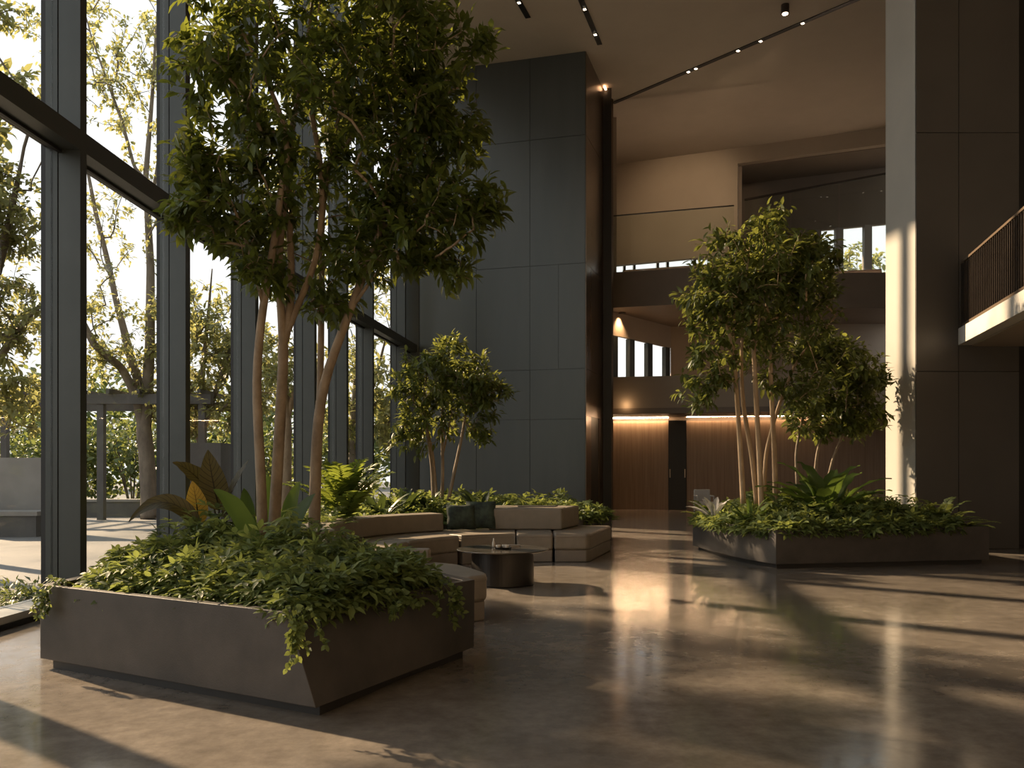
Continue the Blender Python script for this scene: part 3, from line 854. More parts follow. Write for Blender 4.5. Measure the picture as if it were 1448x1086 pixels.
# ---- ceiling lights
def track(name, p, q, label, heads, w=.07, aim=None):
    t = thing(name, (p[0], p[1], CEIL), label, 'track light', 'slot lights in the ceiling')
    d = (Vector(q) - Vector(p)); L = d.length; d.normalize(); n = Vector((-d.y, d.x)) * w
    P0, Q0 = Vector(p), Vector(q)
    m = MB(); m.prism([tuple(P0 - n), tuple(Q0 - n), tuple(Q0 + n), tuple(P0 + n)], CEIL - .02, CEIL); m.build('slot', 'black', t)
    for h in heads:
        c = P0 + d * (h * L)
        a, b = c - d * .045, c + d * .045
        m = MB(); m.prism([tuple(a - n * .6), tuple(b - n * .6), tuple(b + n * .6), tuple(a + n * .6)], CEIL - .03, CEIL - .021); hd = m.build('lamp_head', 'rail', t)
        m = MB(); m.prism([tuple(a + d * .008 - n * .5), tuple(b - d * .008 - n * .5), tuple(b - d * .008 + n * .5), tuple(a + d * .008 + n * .5)], CEIL - .036, CEIL - .0305); m.build('lens', 'lamp', hd)
        li = bpy.data.lights.new('track spot', 'SPOT'); li.energy = 120; li.color = (1, .72, .45); li.spot_size = math.radians(46); li.spot_blend = .9; li.shadow_soft_size = .08
        lo = bpy.data.objects.new('track_spot_light', li); C.objects.link(lo); lo.location = (c.x, c.y, CEIL - .25)
        tgt = Vector(aim) if aim else Vector((c.x, c.y, 0)); lo.rotation_euler = (tgt - lo.location).to_track_quat('-Z', 'Y').to_euler()
    return t
track('ceiling_track_light', (3.25, 27.3), (9.2, 20.6), 'long dark slot light running across the ceiling to the tower', [.33, .36, .52, .60, .74], aim=(6.5, 32, 11.0))
track('ceiling_track_light', (1.15, 19.4), (2.43, 23.5), 'short slot light in the ceiling above the tower corner', [.55, .86])
track('ceiling_track_light', (-.55, 19.1), (.42, 22.1), 'shorter slot light at the top beside the leafy crown', [.75])
dl = thing('ceiling_spotlight', (6.92, 21.5, CEIL), 'small cylindrical spotlight hanging at the top of the ceiling', 'spotlight')
MB().lathe(6.92, 21.5, [(.001, CEIL - .22), (.09, CEIL - .22), (.10, CEIL - .20), (.10, CEIL), (.001, CEIL)], 24).build('housing', 'rail', dl)
MB().lathe(6.92, 21.5, [(.001, CEIL - .235), (.07, CEIL - .235), (.07, CEIL - .221), (.001, CEIL - .221)], 24).build('lens', 'lamp', dl)
# warm strip in the ceiling corner by the tower
m = MB(); m.prism([(2.80, 26.0), (2.86, 26.0), (3.16, 27.0), (3.10, 27.0)], CEIL - .06, CEIL - .02)
tag(m.build('corner_strip_light', 'corner'), 'short warm strip light at the ceiling beside the tower edge', 'light')
downlight('downlight', (3.75, 28.9, 6.74), 'warm recessed downlight under the second gallery near the tower', .10)
downlight('downlight', (11.2, 28.9, 6.74), 'small bright downlight under the second gallery beside the column', .06)
# wall washer glowing on the parapet and the recess
def lamp(kind, loc, energy, col=(1, .62, .32), size=.1, rot=None, spot=80, blend=.7):
    li = bpy.data.lights.new('lamp', kind); li.energy = energy; li.color = col
    if kind == 'SPOT': li.spot_size = math.radians(spot); li.spot_blend = blend; li.shadow_soft_size = size
    elif kind == 'AREA': li.size = size
    else: li.shadow_soft_size = size
    o = bpy.data.objects.new('lamp_light', li); C.objects.link(o); o.location = loc
    if rot is not None: o.rotation_euler = rot
    return o
lamp('POINT', (3.72, 27.72, 3.52), 2.4, size=.05)
lamp('SPOT', (3.75, 28.9, 6.70), 160, size=.08, spot=100)
lamp('SPOT', (11.2, 28.9, 6.70), 60, size=.08, spot=100)

# ================================================================== FURNITURE
def planter(name, label, poly, z1, rim, label_soil=None, top=None, foot=.07):
    t = thing(name, (poly[0][0], poly[0][1], 0), label, 'planter')
    cx = sum(p[0] for p in poly) / len(poly); cy = sum(p[1] for p in poly) / len(poly)
    top = top or poly
    def inset(P, k): 
        out = []
        for x, y in P:
            v = Vector((cx - x, cy - y)); L = v.length
            out.append((x + v.x / L * k, y + v.y / L * k))
        return out
    n = len(poly)
    bot, tp, ti = poly, top, inset(top, rim)
    V = [(x, y, foot) for x, y in bot] + [(x, y, z1) for x, y in tp] + [(x, y, z1) for x, y in ti] + [(x, y, z1 - .10) for x, y in ti]
    F = []
    for i in range(n):
        j = (i + 1) % n
        F += [(i, j, n + j, n + i), (n + i, n + j, 2 * n + j, 2 * n + i), (2 * n + i, 2 * n + j, 3 * n + j, 3 * n + i)]
    F.append(tuple(range(n))[::-1])
    area = sum(bot[i][0] * bot[(i + 1) % n][1] - bot[(i + 1) % n][0] * bot[i][1] for i in range(n))
    if area < 0: F = [f[::-1] for f in F]
    MB().add(V, F).build('shell', 'planter', t, bevel=.006, seg=2)
    MB().prism(inset(poly, .10), 0, foot).build('plinth', 'plinth', t)
    MB().prism(inset(top, rim - .001), z1 - .2, z1 - .06).build('soil', 'soil', t)
    return t

FP_bot = [(-3.52, 6.33), (-1.16, 5.02), (-.30, 6.72), (-1.25, 8.0), (-3.42, 8.15)]
FP_top = [(-3.52, 6.33), (-1.36, 5.131), (-.29, 6.62), (-1.25, 8.0), (-3.42, 8.15)]
def lerp_in(P, i, n): return P[:i + 1] + [(P[i][0] + (P[i + 1][0] - P[i][0]) * k / n, P[i][1] + (P[i + 1][1] - P[i][1]) * k / n) for k in range(1, n)] + P[i + 1:]
FP_bot, FP_top = lerp_in(FP_bot, 1, 10), lerp_in(FP_top, 1, 10)
planter('planter', 'large faceted dark steel planter in the left foreground', FP_bot, .62, .10, top=FP_top)
RP = [(3.28, 15.4), (3.36, 14.5), (3.46, 13.85), (3.62, 13.04), (3.86, 12.41), (7.33, 13.04), (7.30, 15.3), (6.9, 17.4), (4.3, 17.4)]
planter('planter', 'long dark steel planter at the right below the pale column', RP, .58, .09)
CX, CY = .40, 11.45
def arc(r, a): return (CX + r * math.cos(math.radians(a)), CY + r * math.sin(math.radians(a)))
BPl = [arc(3.35, a) for a in range(196, 122, -9)] + [(-.62, 14.55), (.0, 15.45), (1.30, 15.6), (1.95, 16.6), (1.85, 18.2), (-3.3, 18.2), (-3.72, 15.0), (-3.95, 12.6), (-3.9, 11.0)]
planter('planter', 'low curved dark planter bed behind the sofa', BPl, .52, .05)

# sofa modules
def sofa(label, poly, zt=.45, back=None, backz=.74, group='sofa modules around the coffee table', name='sofa_module'):
    cx = sum(p[0] for p in poly) / len(poly); cy = sum(p[1] for p in poly) / len(poly)
    t = thing(name, (cx, cy, 0), label, 'sofa', group)
    def inset(P, k):
        return [(x + (cx - x) / math.hypot(cx - x, cy - y) * k, y + (cy - y) / math.hypot(cx - x, cy - y) * k) for x, y in P]
    MB().prism(inset(poly, .035), 0.0, .195).build('plinth', 'plinth_fabric', t, bevel=.02, seg=2)
    seat = MB().prism(inset(poly, .004), .19, zt).build('seat', 'leather', t, bevel=.045, seg=4)
    pp = [(x, y, zt - .052) for x, y in inset(poly, .001)]
    MB().tube(pp + pp[:1], .004, 6, cap=False).build('piping', 'plinth_fabric', seat)
    if back: MB().prism(back, zt + .003, backz).build('backrest', 'leather', t, bevel=.03, seg=3)
    return t
def arcpoly(r0, r1, a0, a1, n=7):
    A = [a0 + (a1 - a0) * i / n for i in range(n + 1)]
    return [arc(r0, a) for a in A] + [arc(r1, a) for a in A[::-1]]
sofa('curved taupe leather sofa section with backrest left of the dark pillows', arcpoly(1.93, 3.25, 128, 163), back=arcpoly(2.78, 3.22, 122.8, 163))
sofa('curved sofa section half hidden behind the front planter foliage', arcpoly(1.93, 3.25, 163.6, 204), back=arcpoly(2.78, 3.22, 163.6, 204))
mid = [arc(1.93, a) for a in (127.4, 122, 115, 108, 101)] + [(.055, 13.33), (.05, 14.95), (-.1, 15.3), arc(3.25, 115), arc(3.25, 127.4)]
sofa('curved backless sofa section in the middle carrying the dark pillows', mid)
sofa('straight square sofa seat directly behind the coffee table', [(.065, 13.32), (.645, 13.30), (.70, 15.25), (.065, 15.25)])
sofa('taupe leather end seat at the right end of the sofa', [(.655, 13.30), (1.17, 13.30), (1.25, 13.40), (1.78, 15.20), (.71, 15.25)])
sofa('rounded taupe sofa end piece behind the front planter corner', [(-.245, 8.25), (-.25, 8.45), (-.39, 8.80), (-.575, 9.17), (-.835, 9.40), (-1.2, 9.55), (-1.6, 9.5), (-1.35, 8.45), (-.9, 8.2), (-.40, 8.12)])
bb = thing('sofa_back_block', (.2, 14.6, .45), 'tall rectangular leather back block at the right of the sofa', 'sofa')
MB().prism([(-.40, 14.08), (.83, 14.05), (1.20, 15.15), (-.40, 15.2)], .454, .81).build('block', 'leather', bb, bevel=.035, seg=4)
MB().prism([(.10, 14.55), (.72, 14.53), (.80, 14.85), (.10, 14.87)], .811, .822).build('tray', 'plinth', bb)
ab = thing('sofa_back_block', (-1.15, 9.30, .45), 'low brown back block on the rounded sofa end piece', 'sofa')
MB().prism([(-.90, 9.24), (-.90, 9.42), (-1.50, 9.44), (-1.48, 9.22)], .454, .60).build('block', 'leather', ab, bevel=.025, seg=3)

def pillow(loc, w, h, th, rz, tilt, label):
    t = MB(); n = 12; o = []
    for sgn in (1, -1):
        for i in range(n + 1):
            for j in range(n + 1):
                u, v = i / n * 2 - 1, j / n * 2 - 1
                e = (1 - u ** 4) * (1 - v ** 4)
                px = u * w / 2 * (1 - .06 * (1 - v * v) * 0 - .05 * (v * v < 0)) * (1 - .07 * (1 - abs(v)) ** 2 * abs(u))
                pz = v * h / 2 * (1 - .07 * (1 - abs(u)) ** 2 * abs(v))
                o.append((px, sgn * th / 2 * e ** .55, pz))
    k = (n + 1)
    F = []
    for s in (0, 1):
        for i in range(n):
            for j in range(n):
                q = [s * k * k + i * k + j, s * k * k + (i + 1) * k + j, s * k * k + (i + 1) * k + j + 1, s * k * k + i * k + j + 1]
                F.append(q if s == 1 else q[::-1])
    t.add(o, F)
    ob = t.build('pillow', 'pillow', None, smooth=True)
    ob.location = loc; ob.rotation_euler = (tilt, 0, rz)
    tag(ob, label, 'pillow', 'dark pillows on the sofa')
    return ob
pillow((-.84, 13.98, .67), .48, .42, .17, math.radians(12), math.radians(-14), 'dark green patterned pillow next to the left backrest end')
pillow((-.52, 14.10, .70), .50, .46, .17, math.radians(-2), math.radians(-12), 'dark pillow leaning against the tall back block')

# coffee table and what stands on it
TX, TY = -.12, 10.87
ct = thing('coffee_table', (TX, TY, 0), 'round dark stone coffee table on a thick drum pedestal', 'table')
MB().lathe(TX, TY, [(.001, 0), (.39, 0), (.40, .01), (.40, .425), (.001, .425)], 64).build('pedestal', 'ped', ct, smooth=False, bevel=.004, seg=1)
MB().lathe(TX, TY, [(.001, .426), (.55, .426), (.585, .438), (.59, .446), (.582, .451), (.001, .451)], 72).build('tabletop', 'stone_top', ct)
z = .4515
def on(px, py): 
    Y = (EYE - z) * FPX / (py - HOR); return ((px - 724) / FPX * Y, Y)
x, y = on(698, 774)
tag(MB().lathe(x, y, [(.001, z), (.020, z), (.022, z + .01), (.020, z + .06), (.010, z + .085), (.008, z + .12), (.001, z + .12)], 20).build('bottle', 'ceramic', None, smooth=True), 'tall slim cream bottle on the coffee table', 'bottle')
x2, y2 = on(694, 774.5)
x3, y3 = on(710, 776)
tr = thing('tray', (x3, y3, z), 'small dark tray holding cups on the coffee table', 'tray')
MB().lathe(x3, y3, [(.001, z), (.11, z), (.12, z + .022), (.112, z + .022), (.104, z + .006), (.001, z + .006)], 32).build('dish', 'ped', tr)
for k, (dx, dy, lab) in enumerate(((-.05, -.02, 'small cream cup on the dark tray nearest the bottle'), (.03, .03, 'small cream cup at the middle of the dark tray'), (.06, -.04, 'small cream cup at the right of the dark tray'))):
    X, Yy = x3 + dx, y3 + dy
    zc = z + .0065
    tag(MB().lathe(X, Yy, [(.001, zc), (.016, zc), (.026, zc + .015), (.030, zc + .045), (.026, zc + .045), (.022, zc + .012), (.001, zc + .010)], 20).build('cup', 'ceramic', None, smooth=True), lab, 'cup', 'cups on the tray')
x4, y4 = on(726, 773)
bk = thing('book', (x4, y4, z), 'closed book lying on the coffee table right of the tray', 'book')
MB().box(x4 - .09, x4 + .09, y4 - .06, y4 + .06, z, z + .004).box(x4 - .09, x4 + .09, y4 - .06, y4 + .06, z + .018, z + .022).build('cover', 'plinth', bk)
MB().box(x4 - .085, x4 + .085, y4 - .055, y4 + .055, z + .004, z + .018).build('pages', 'paper', bk)

# pale chair at the back, half behind the right planter
ch = thing('chair', (5.27, 23.9, 0), 'pale chair half hidden behind the left end of the right planter', 'chair')
MB().box(5.14, 5.64, 23.6, 24.1, .40, .52).build('seat', 'white_metal', ch, bevel=.03, seg=2)
MB().prism([(5.16, 24.05), (5.62, 24.05), (5.62, 24.12), (5.16, 24.12)], .50, .86).build('backrest', 'white_metal', ch, bevel=.025, seg=2)
for x in (5.15, 5.60):
    MB().box(x, x + .04, 23.62, 24.10, .66, .70).build('armrest', 'white_metal', ch, bevel=.01, seg=1)
    for y in (23.62, 24.06):
        MB().tube([(x + .02, y, .0), (x + .02, y, .67)], .018, 8).build('leg', 'white_metal', ch)

# ================================================================== INDOOR PLANTS
Zs = .56   # soil of the front planter
def st(pts): return [(*at(a, b, Y), r) for a, b, Y, r in pts]
FT = [
    st([(372, 812, 7.05, .056), (370, 700, 7.05, .050), (365, 600, 7.05, .046), (362, 540, 7.05, .043), (368, 460, 7.02, .040), (376, 410, 7.0, .038), (393, 310, 6.95, .033), (399, 255, 6.95, .028)]),
    st([(372, 430, 7.0, .022), (352, 350, 6.9, .018), (332, 290, 6.8, .013), (315, 262, 6.75, .008)]),
    st([(384, 822, 7.2, .066), (388, 740, 7.2, .060), (393, 650, 7.2, .056), (398, 560, 7.2, .053), (402, 480, 7.2, .050), (396, 430, 7.2, .038), (394, 360, 7.15, .035), (402, 290, 7.1, .032), (408, 195, 7.1, .028), (392, 145, 7.05, .022), (360, 80, 7.0, .016), (330, 20, 6.9, .010)]),
    st([(403, 482, 7.2, .042), (411, 440, 7.22, .040), (412, 370, 7.25, .036), (408, 290, 7.25, .033), (409, 200, 7.25, .030), (425, 120, 7.3, .024), (440, 20, 7.3, .016), (450, -80, 7.3, .008)]),
    st([(406, 470, 7.2, .034), (428, 415, 7.25, .033), (448, 370, 7.3, .033), (456, 300, 7.35, .032), (455, 240, 7.4, .030), (437, 140, 7.4, .026), (405, 60, 7.4, .020), (375, -10, 7.4, .012)]),
    st([(438, 145, 7.4, .018), (460, 105, 7.45, .015), (500, 70, 7.5, .010), (540, 20, 7.5, .006)]),
    st([(456, 245, 7.4, .022), (475, 220, 7.45, .020), (500, 192, 7.5, .017), (530, 150, 7.5, .013), (544, 118, 7.5, .010), (560, 60, 7.5, .006)]),
    st([(443, 806, 7.35, .066), (445, 720, 7.35, .060), (447, 640, 7.35, .056), (452, 570, 7.35, .052), (464, 520, 7.35, .048), (484, 470, 7.3, .044), (503, 415, 7.3, .040), (532, 345, 7.3, .034), (553, 275, 7.3, .026), (563, 220, 7.3, .019), (585, 150, 7.3, .012), (610, 90, 7.3, .007)]),
    st([(452, 575, 7.45, .036), (454, 480, 7.55, .034), (455, 400, 7.6, .030), (455, 310, 7.6, .026), (470, 200, 7.6, .020), (500, 90, 7.6, .012), (530, -20, 7.6, .006)]),
    st([(500, 432, 7.3, .020), (525, 395, 7.2, .016), (560, 350, 7.1, .011), (600, 318, 7.0, .007)]),
]
FT = [[(x, y, z, r * .84) for x, y, z, r in q] for q in FT]


def blob(px, py, Y, rx, rz, ry, w):
    x, y, z = at(px, py, Y); return (x, y, z, rx / FPX * Y, ry, rz / FPX * Y, w)
tree('indoor_tree', 'tall multi-stemmed leafy tree rising from the foreground planter', 'tree', FT, [
    blob(470, 90, 7.3, 190, 125, 1.15, 5.0), blob(450, -120, 7.3, 210, 120, 1.2, 3.5), blob(585, 60, 7.3, 85, 130, .8, 2.2), blob(640, 170, 7.2, 70, 60, .5, 1.1),
    blob(300, 90, 7.1, 65, 90, .6, 1.0), blob(285, 235, 6.95, 50, 45, .4, .8), blob(320, 310, 6.9, 75, 45, .5, .9), blob(262, 300, 6.85, 30, 25, .25, .25),
    blob(560, 240, 7.3, 95, 80, .7, 1.9), blob(660, 285, 7.1, 60, 50, .45, .9), blob(520, 350, 7.3, 75, 60, .55, .8), blob(640, 375, 7.1, 45, 50, .35, .55), blob(430, 290, 7.5, 110, 90, .6, .9), blob(375, 380, 6.9, 45, 35, .35, .35), blob(470, 420, 7.3, 60, 40, .5, .35), blob(590, 330, 7.2, 55, 60, .5, .6), blob(345, 200, 7.0, 70, 60, .5, .8),
    blob(690, 55, 7.2, 14, 20, .15, .10)],
    1250, 15, .134, 'leaf_tree', 'bark', 'lance', None, zmin=3.0, droop=.55, spread=.20, twig=.0026, smooth_side=12, width=1.2)

RT = [
    st([(1051, 712, 13.9, .062), (1047, 640, 13.9, .056), (1042, 560, 13.9, .052), (1036, 480, 13.9, .046), (1015, 438, 13.8, .030), (1000, 400, 13.8, .018)]),
    st([(1036, 485, 13.9, .032), (1040, 440, 13.9, .028), (1035, 390, 13.9, .018), (1030, 340, 13.9, .010)]),
    st([(1070, 712, 14.0, .058), (1064, 650, 14.0, .054), (1051, 575, 14.0, .050), (1048, 520, 14.0, .04), (1050, 460, 14.0, .03), (1056, 400, 14.0, .018)]),
    st([(1077, 722, 13.8, .066), (1074, 650, 13.8, .060), (1069, 560, 13.8, .055), (1066, 500, 13.8, .050), (1062, 455, 13.8, .040), (1052, 420, 13.8, .025), (1060, 350, 13.8, .012)]),
    st([(1066, 505, 13.8, .030), (1074, 450, 13.8, .026), (1078, 390, 13.8, .018), (1085, 320, 13.8, .009)]),
    st([(1097, 716, 14.1, .064), (1095, 640, 14.1, .058), (1091, 560, 14.1, .053), (1088, 470, 14.1, .044), (1083, 420, 14.1, .032), (1092, 360, 14.1, .018), (1096, 310, 14.1, .009)]),
    st([(1080, 700, 14.3, .050), (1083, 640, 14.3, .046), (1096, 590, 14.3, .042), (1106, 560, 14.3, .038), (1128, 505, 14.3, .030), (1151, 483, 14.3, .020), (1175, 450, 14.3, .010)]),
]
RT = [[(x, y, z, r * .74) for x, y, z, r in q] for q in RT]
tree('indoor_tree', 'slender multi-stemmed tree in the middle of the right planter', 'tree', RT, [
    blob(1080, 370, 13.9, 105, 62, 1.1, 4), blob(1015, 430, 13.8, 65, 55, .8, 1.9), blob(1145, 400, 14.0, 55, 65, .8, 1.9), blob(1000, 520, 13.7, 45, 45, .6, .9), blob(1080, 470, 14.2, 90, 55, .9, 1.5),
    blob(985, 560, 13.6, 30, 30, .4, .35), blob(1130, 540, 14.2, 60, 40, .6, .7), blob(1090, 305, 14.0, 30, 16, .3, .25)],
    620, 15, .165, 'leaf_back', 'bark_pale', 'lance', None, zmin=2.8, droop=.45, spread=.24, twig=.004, width=1.25)
RT2 = [
    st([(1128, 700, 16.2, .05), (1125, 640, 16.2, .045), (1135, 590, 16.2, .035), (1150, 540, 16.2, .02), (1165, 500, 16.2, .01)]),
    st([(1150, 700, 16.3, .05), (1155, 640, 16.3, .045), (1170, 590, 16.3, .035), (1190, 540, 16.3, .02), (1200, 500, 16.2, .01)]),
    st([(1165, 700, 16.0, .045), (1180, 640, 16.0, .04), (1205, 590, 16.0, .03), (1225, 550, 16.0, .015)]),
]
RT2 = [[(x, y, z, r * .6) for x, y, z, r in q] for q in RT2]
tree('indoor_tree', 'dense shorter tree at the back of the right planter beside the column', 'tree', RT2, [
    blob(1190, 530, 16.1, 62, 50, .9, 3), blob(1150, 590, 16.1, 55, 32, .8, 1.5), blob(1215, 590, 16.0, 38, 32, .5, 1.0), blob(1160, 490, 16.2, 45, 30, .6, .9)],
    320, 16, .18, 'leaf_back', 'bark', 'lance', None, zmin=2.0, droop=.4, spread=.24, twig=.004, width=1.25)
BT = [
    st([(613, 708, 15.4, .034), (611, 660, 15.4, .030), (604, 610, 15.4, .026), (600, 560, 15.4, .018), (605, 510, 15.4, .009)]),
    st([(618, 708, 15.6, .028), (612, 640, 15.6, .024), (600, 590, 15.6, .017), (585, 550, 15.6, .009)]),
    st([(625, 708, 15.5, .034), (626, 660, 15.5, .030), (625, 610, 15.5, .026), (626, 560, 15.5, .02), (635, 510, 15.5, .01)]),
    st([(634, 708, 15.4, .034), (644, 660, 15.4, .030), (653, 618, 15.4, .026), (660, 578, 15.4, .02), (675, 530, 15.4, .01)]),
    st([(627, 640, 15.5, .018), (638, 590, 15.5, .014), (642, 540, 15.5, .008)]),
]
tree('indoor_tree', 'small bushy tree in front of the steel tower behind the sofa', 'tree', BT, [
    blob(645, 535, 15.4, 68, 50, .9, 3), blob(690, 560, 15.3, 38, 32, .5, 1.0), blob(590, 545, 15.4, 45, 55, .6, 1.3), blob(640, 490, 15.4, 30, 20, .35, .5), blob(575, 610, 15.2, 32, 40, .5, .6), blob(680, 610, 15.3, 22, 18, .3, .2), blob(615, 590, 15.5, 50, 40, .6, .7)],
    360, 14, .155, 'leaf_back', 'bark', 'lance', None, zmin=2.2, droop=.35, spread=.22, twig=.0035, width=1.25)

# --- front planter bed
inner = [(-3.22, 6.55), (-1.38, 5.50), (-.80, 6.50), (-1.50, 7.70), (-3.15, 7.9)]
sp = scatter(inner, 64, .24)
rimline = [(-3.10 + 1.75 * k / 9, 6.52 - 1.02 * k / 9) for k in range(10)] + [(-1.36 + .66 * k / 6, 5.36 + 1.0 * k / 6) for k in range(7)]
sp += [(x + random.uniform(-.03, .03), y + random.uniform(-.02, .04)) for x, y in rimline[1:]]
ground_cover('ground_cover', 'dense dark green ground cover filling the foreground planter', 'ground cover', sp, Zs - .02, 'leaf_ground', 230, .098, 'tri', (.19, .31), (.22, .42), poly=inner)
for k, (a, b, o, lab, n, L) in enumerate([(-3.38, 6.27, (-.5, -.87), 'trailing vine over the left corner of the foreground planter', 5, .24), (-1.24, 4.99, (0.5, -.87), 'trailing vine over the near corner of the foreground planter', 6, .27), (-.52, 6.20, (.85, -.5), 'trailing vine over the right end of the foreground planter', 6, .30), (-.80, 5.70, (.86, -.5), 'short trailing vine midway along the right side of the foreground planter', 4, .13)]):
    vine('trailing_vine', lab, (a, b, .60), n, L, 'leaf_ground', None, o)

# large leaved plant
bp = thing('large_leaf_plant', (*at(315, 770, 7.5)[:2], Zs), 'plant with large veined bronze leaves in the foreground planter', 'plant')
V, F, UV = [], [], []; stk = MB()
soilp = np.array([*at(315, 770, 7.5)[:2], Zs])
def big(px, Y, mid, tip, w, hint, V, F, UV, fold=.25, wave=.02):
    a, b, c = at(px[0], px[1], Y), at(mid[0], mid[1], Y - .03), at(tip[0], tip[1], Y - .06)
    blade_into(V, F, UV, a, b, c, w, hint, 'ovate', fold, wave)
    s = soilp + RNG.normal(size=3) * np.array([.05, .05, 0])
    stk.tube([tuple(s), tuple((s * .5 + np.array(a) * .5) + np.array([0, 0, .06])), tuple(a), tuple(bez(a, b, c, .5))], [.014, .011, .008, .004], 6, cap=False)
big((310, 722), 7.5, (300, 680), (294, 636), .27, (.15, -1, .25), V, F, UV)
big((300, 700), 7.55, (272, 662), (244, 654), .20, (.2, -.6, .8), V, F, UV)
big((322, 705), 7.45, (336, 680), (352, 650), .19, (-.6, -.5, .5), V, F, UV)
big((285, 748), 7.25, (236, 678), (182, 738), .17, (.25, -.9, .55), V, F, UV, .3)
big((318, 735), 7.6, (330, 720), (345, 712), .20, (0, -1, .4), V, F, UV)
blades('leaves', 'leaf_big', V, F, UV, bp)
V, F, UV = [], [], []
big((281, 742), 7.35, (279, 710), (272, 680), .21, (.1, -1, .15), V, F, UV, .12, .01)
tag(blades('leaf', 'leaf_gold', V, F, UV, bp), 'golden translucent leaf')
stk.build('stalks', 'leaf_big', bp)
# strap leaves at the tree foot
sp2 = thing('strap_leaf_plant', (*at(398, 790, 7.0)[:2], Zs), 'plant with long green strap leaves around the foreground tree stems', 'plant')
V, F, UV = [], [], []
for a, b, c, Y, w, h in [((374, 790), (350, 720), (302, 692), 6.9, .17, (.6, -.8, .6)), ((395, 785), (412, 735), (446, 698), 6.95, .17, (-.5, -.8, .5)), ((400, 780), (402, 720), (425, 680), 7.5, .13, (0, -1, .5)),
                      ((360, 780), (352, 720), (345, 690), 7.6, .13, (0, -1, .3)), ((410, 785), (432, 752), (462, 742), 7.1, .12, (-.2, -.6, .9)), ((390, 780), (384, 730), (378, 668), 7.7, .12, (.1, -1, .2))]:
    blade_into(V, F, UV, at(a[0], a[1] + 30, Y), at(*b, Y - .05), at(*c, Y - .1), w, h, 'strap', .22, .02, 18)
blades('leaves', 'leaf_strap', V, F, UV, sp2)
def place(px, py, Y, z): x = (px - 724) / FPX * Y; return (x, Y, z)
fern('leafy_fern', 'young bushy fern beside the right stem of the foreground tree', 'fern', place(478, 0, 7.35, Zs), 12, .42, (35, 80), .085, 'leaf_fern', None, .5)
fern('leafy_fern', 'small fern at the back left of the foreground planter', 'fern', place(215, 0, 7.45, Zs), 12, .42, (20, 65), .08, 'leaf_ground', None, .6)

# --- bed behind the sofa
bed = [arc(3.5, a) for a in range(194, 124, -8)] + [(-.62, 14.8), (.0, 15.7), (1.20, 15.85), (1.75, 16.6), (1.70, 17.9), (-3.1, 17.9), (-3.5, 15.0), (-3.8, 12.6), (-3.7, 11.2)]
sp = scatter(bed, 130, .30)
sp += [(x, y) for x, y in [arc(3.52, a) for a in range(190, 126, -6)] + [(-.5, 14.9), (-.2, 15.45), (.1, 15.75), (.5, 15.8), (.9, 15.85), (1.25, 15.95), (1.55, 16.3), (1.7, 16.8), (1.7, 17.3), (-.45, 15.3), (.3, 15.9), (.7, 15.95)]]
ground_cover('ground_cover', 'dark green ground cover filling the bed behind the sofa', 'ground cover', sp, .46, 'leaf_ground', 95, .135, 'tri', (.24, .36), (.24, .38), poly=bed)
fern('broad_fern', 'tall bright fern like plant by the windows right of the foreground tree', 'fern', place(487, 0, 12.7, .46), 24, 1.30, (42, 88), .24, 'leaf_fern', None, .50, 16, .85, .30)
nest_plant('nest_fern', 'dark broad leaved plant left of the small bushy tree', 'plant', place(565, 0, 15.0, .46), 16, .85, .15, (25, 75), 'leaf_dark')
nest_plant('nest_fern', 'dark broad leaved plant at the foot of the small bushy tree', 'plant', place(598, 0, 15.3, .46), 14, .75, .14, (25, 75), 'leaf_dark')
nest_plant('nest_fern', 'dark broad leaved plant right of the small bushy tree', 'plant', place(678, 0, 15.6, .46), 15, .80, .14, (25, 70), 'leaf_dark')
nest_plant('nest_fern', 'dark broad leaved plant by the glass between the bright fern and the small tree', 'plant', place(535, 0, 14.4, .46), 16, .80, .15, (20, 70), 'leaf_dark')
fern('leafy_fern', 'low arching fern at the left end of the bed behind the sofa', 'fern', place(455, 0, 12.0, .46), 14, .8, (25, 75), .12, 'leaf_ground', None, .6)

# --- right planter bed
rin = [(3.42, 15.3), (3.55, 13.9), (3.75, 13.1), (3.98, 12.62), (7.05, 13.2), (7.0, 15.05), (6.75, 17.2), (4.4, 17.2)]
sp = scatter(rin, 92, .30)
sp += [(3.46 + .01 * k, 15.1 - .42 * k) for k in range(4)] + [(3.7, 13.2), (3.85, 12.85)] + [(4.05 + .33 * k, 12.63 + .06 * k) for k in range(9)]
sp = [q for q in sp if not (q[0] > 7.0 and q[1] < 14)]
ground_cover('ground_cover', 'sunlit green ground cover filling the right planter', 'ground cover', sp, .50, 'leaf_ground', 120, .13, 'tri', (.22, .34), (.22, .36), poly=rin)
nest_plant('nest_fern', 'large glossy nest fern right of the slender stems', 'plant', place(1166, 0, 14.0, .52), 20, 1.45, .36, (38, 84), 'leaf_strap', None, None, .05, 'ovate', .55)
fern('leafy_fern', 'feathery fern near the foot of the pale column', 'fern', place(1256, 0, 14.2, .52), 15, .75, (30, 75), .10, 'leaf_fern')
fern('sword_fern', 'dark upright fern at the right end of the right planter', 'fern', place(1330, 0, 13.6, .52), 18, .75, (25, 85), .12, 'leaf_ground')
fern('sword_fern', 'low fern at the very right tip of the right planter', 'fern', place(1366, 0, 13.5, .52), 12, .50, (15, 60), .09, 'leaf_ground')
nest_plant('silver_leaf_plant', 'pale silvery leaved plant at the left end of the right planter', 'plant', place(1010, 0, 14.4, .60), 14, .55, .10, (20, 70), 'leaf_silver')
nest_plant('nest_fern', 'leafy green plant between the slender stems of the right tree', 'plant', place(1062, 0, 13.5, .52), 14, .62, .09, (25, 80), 'leaf_strap')
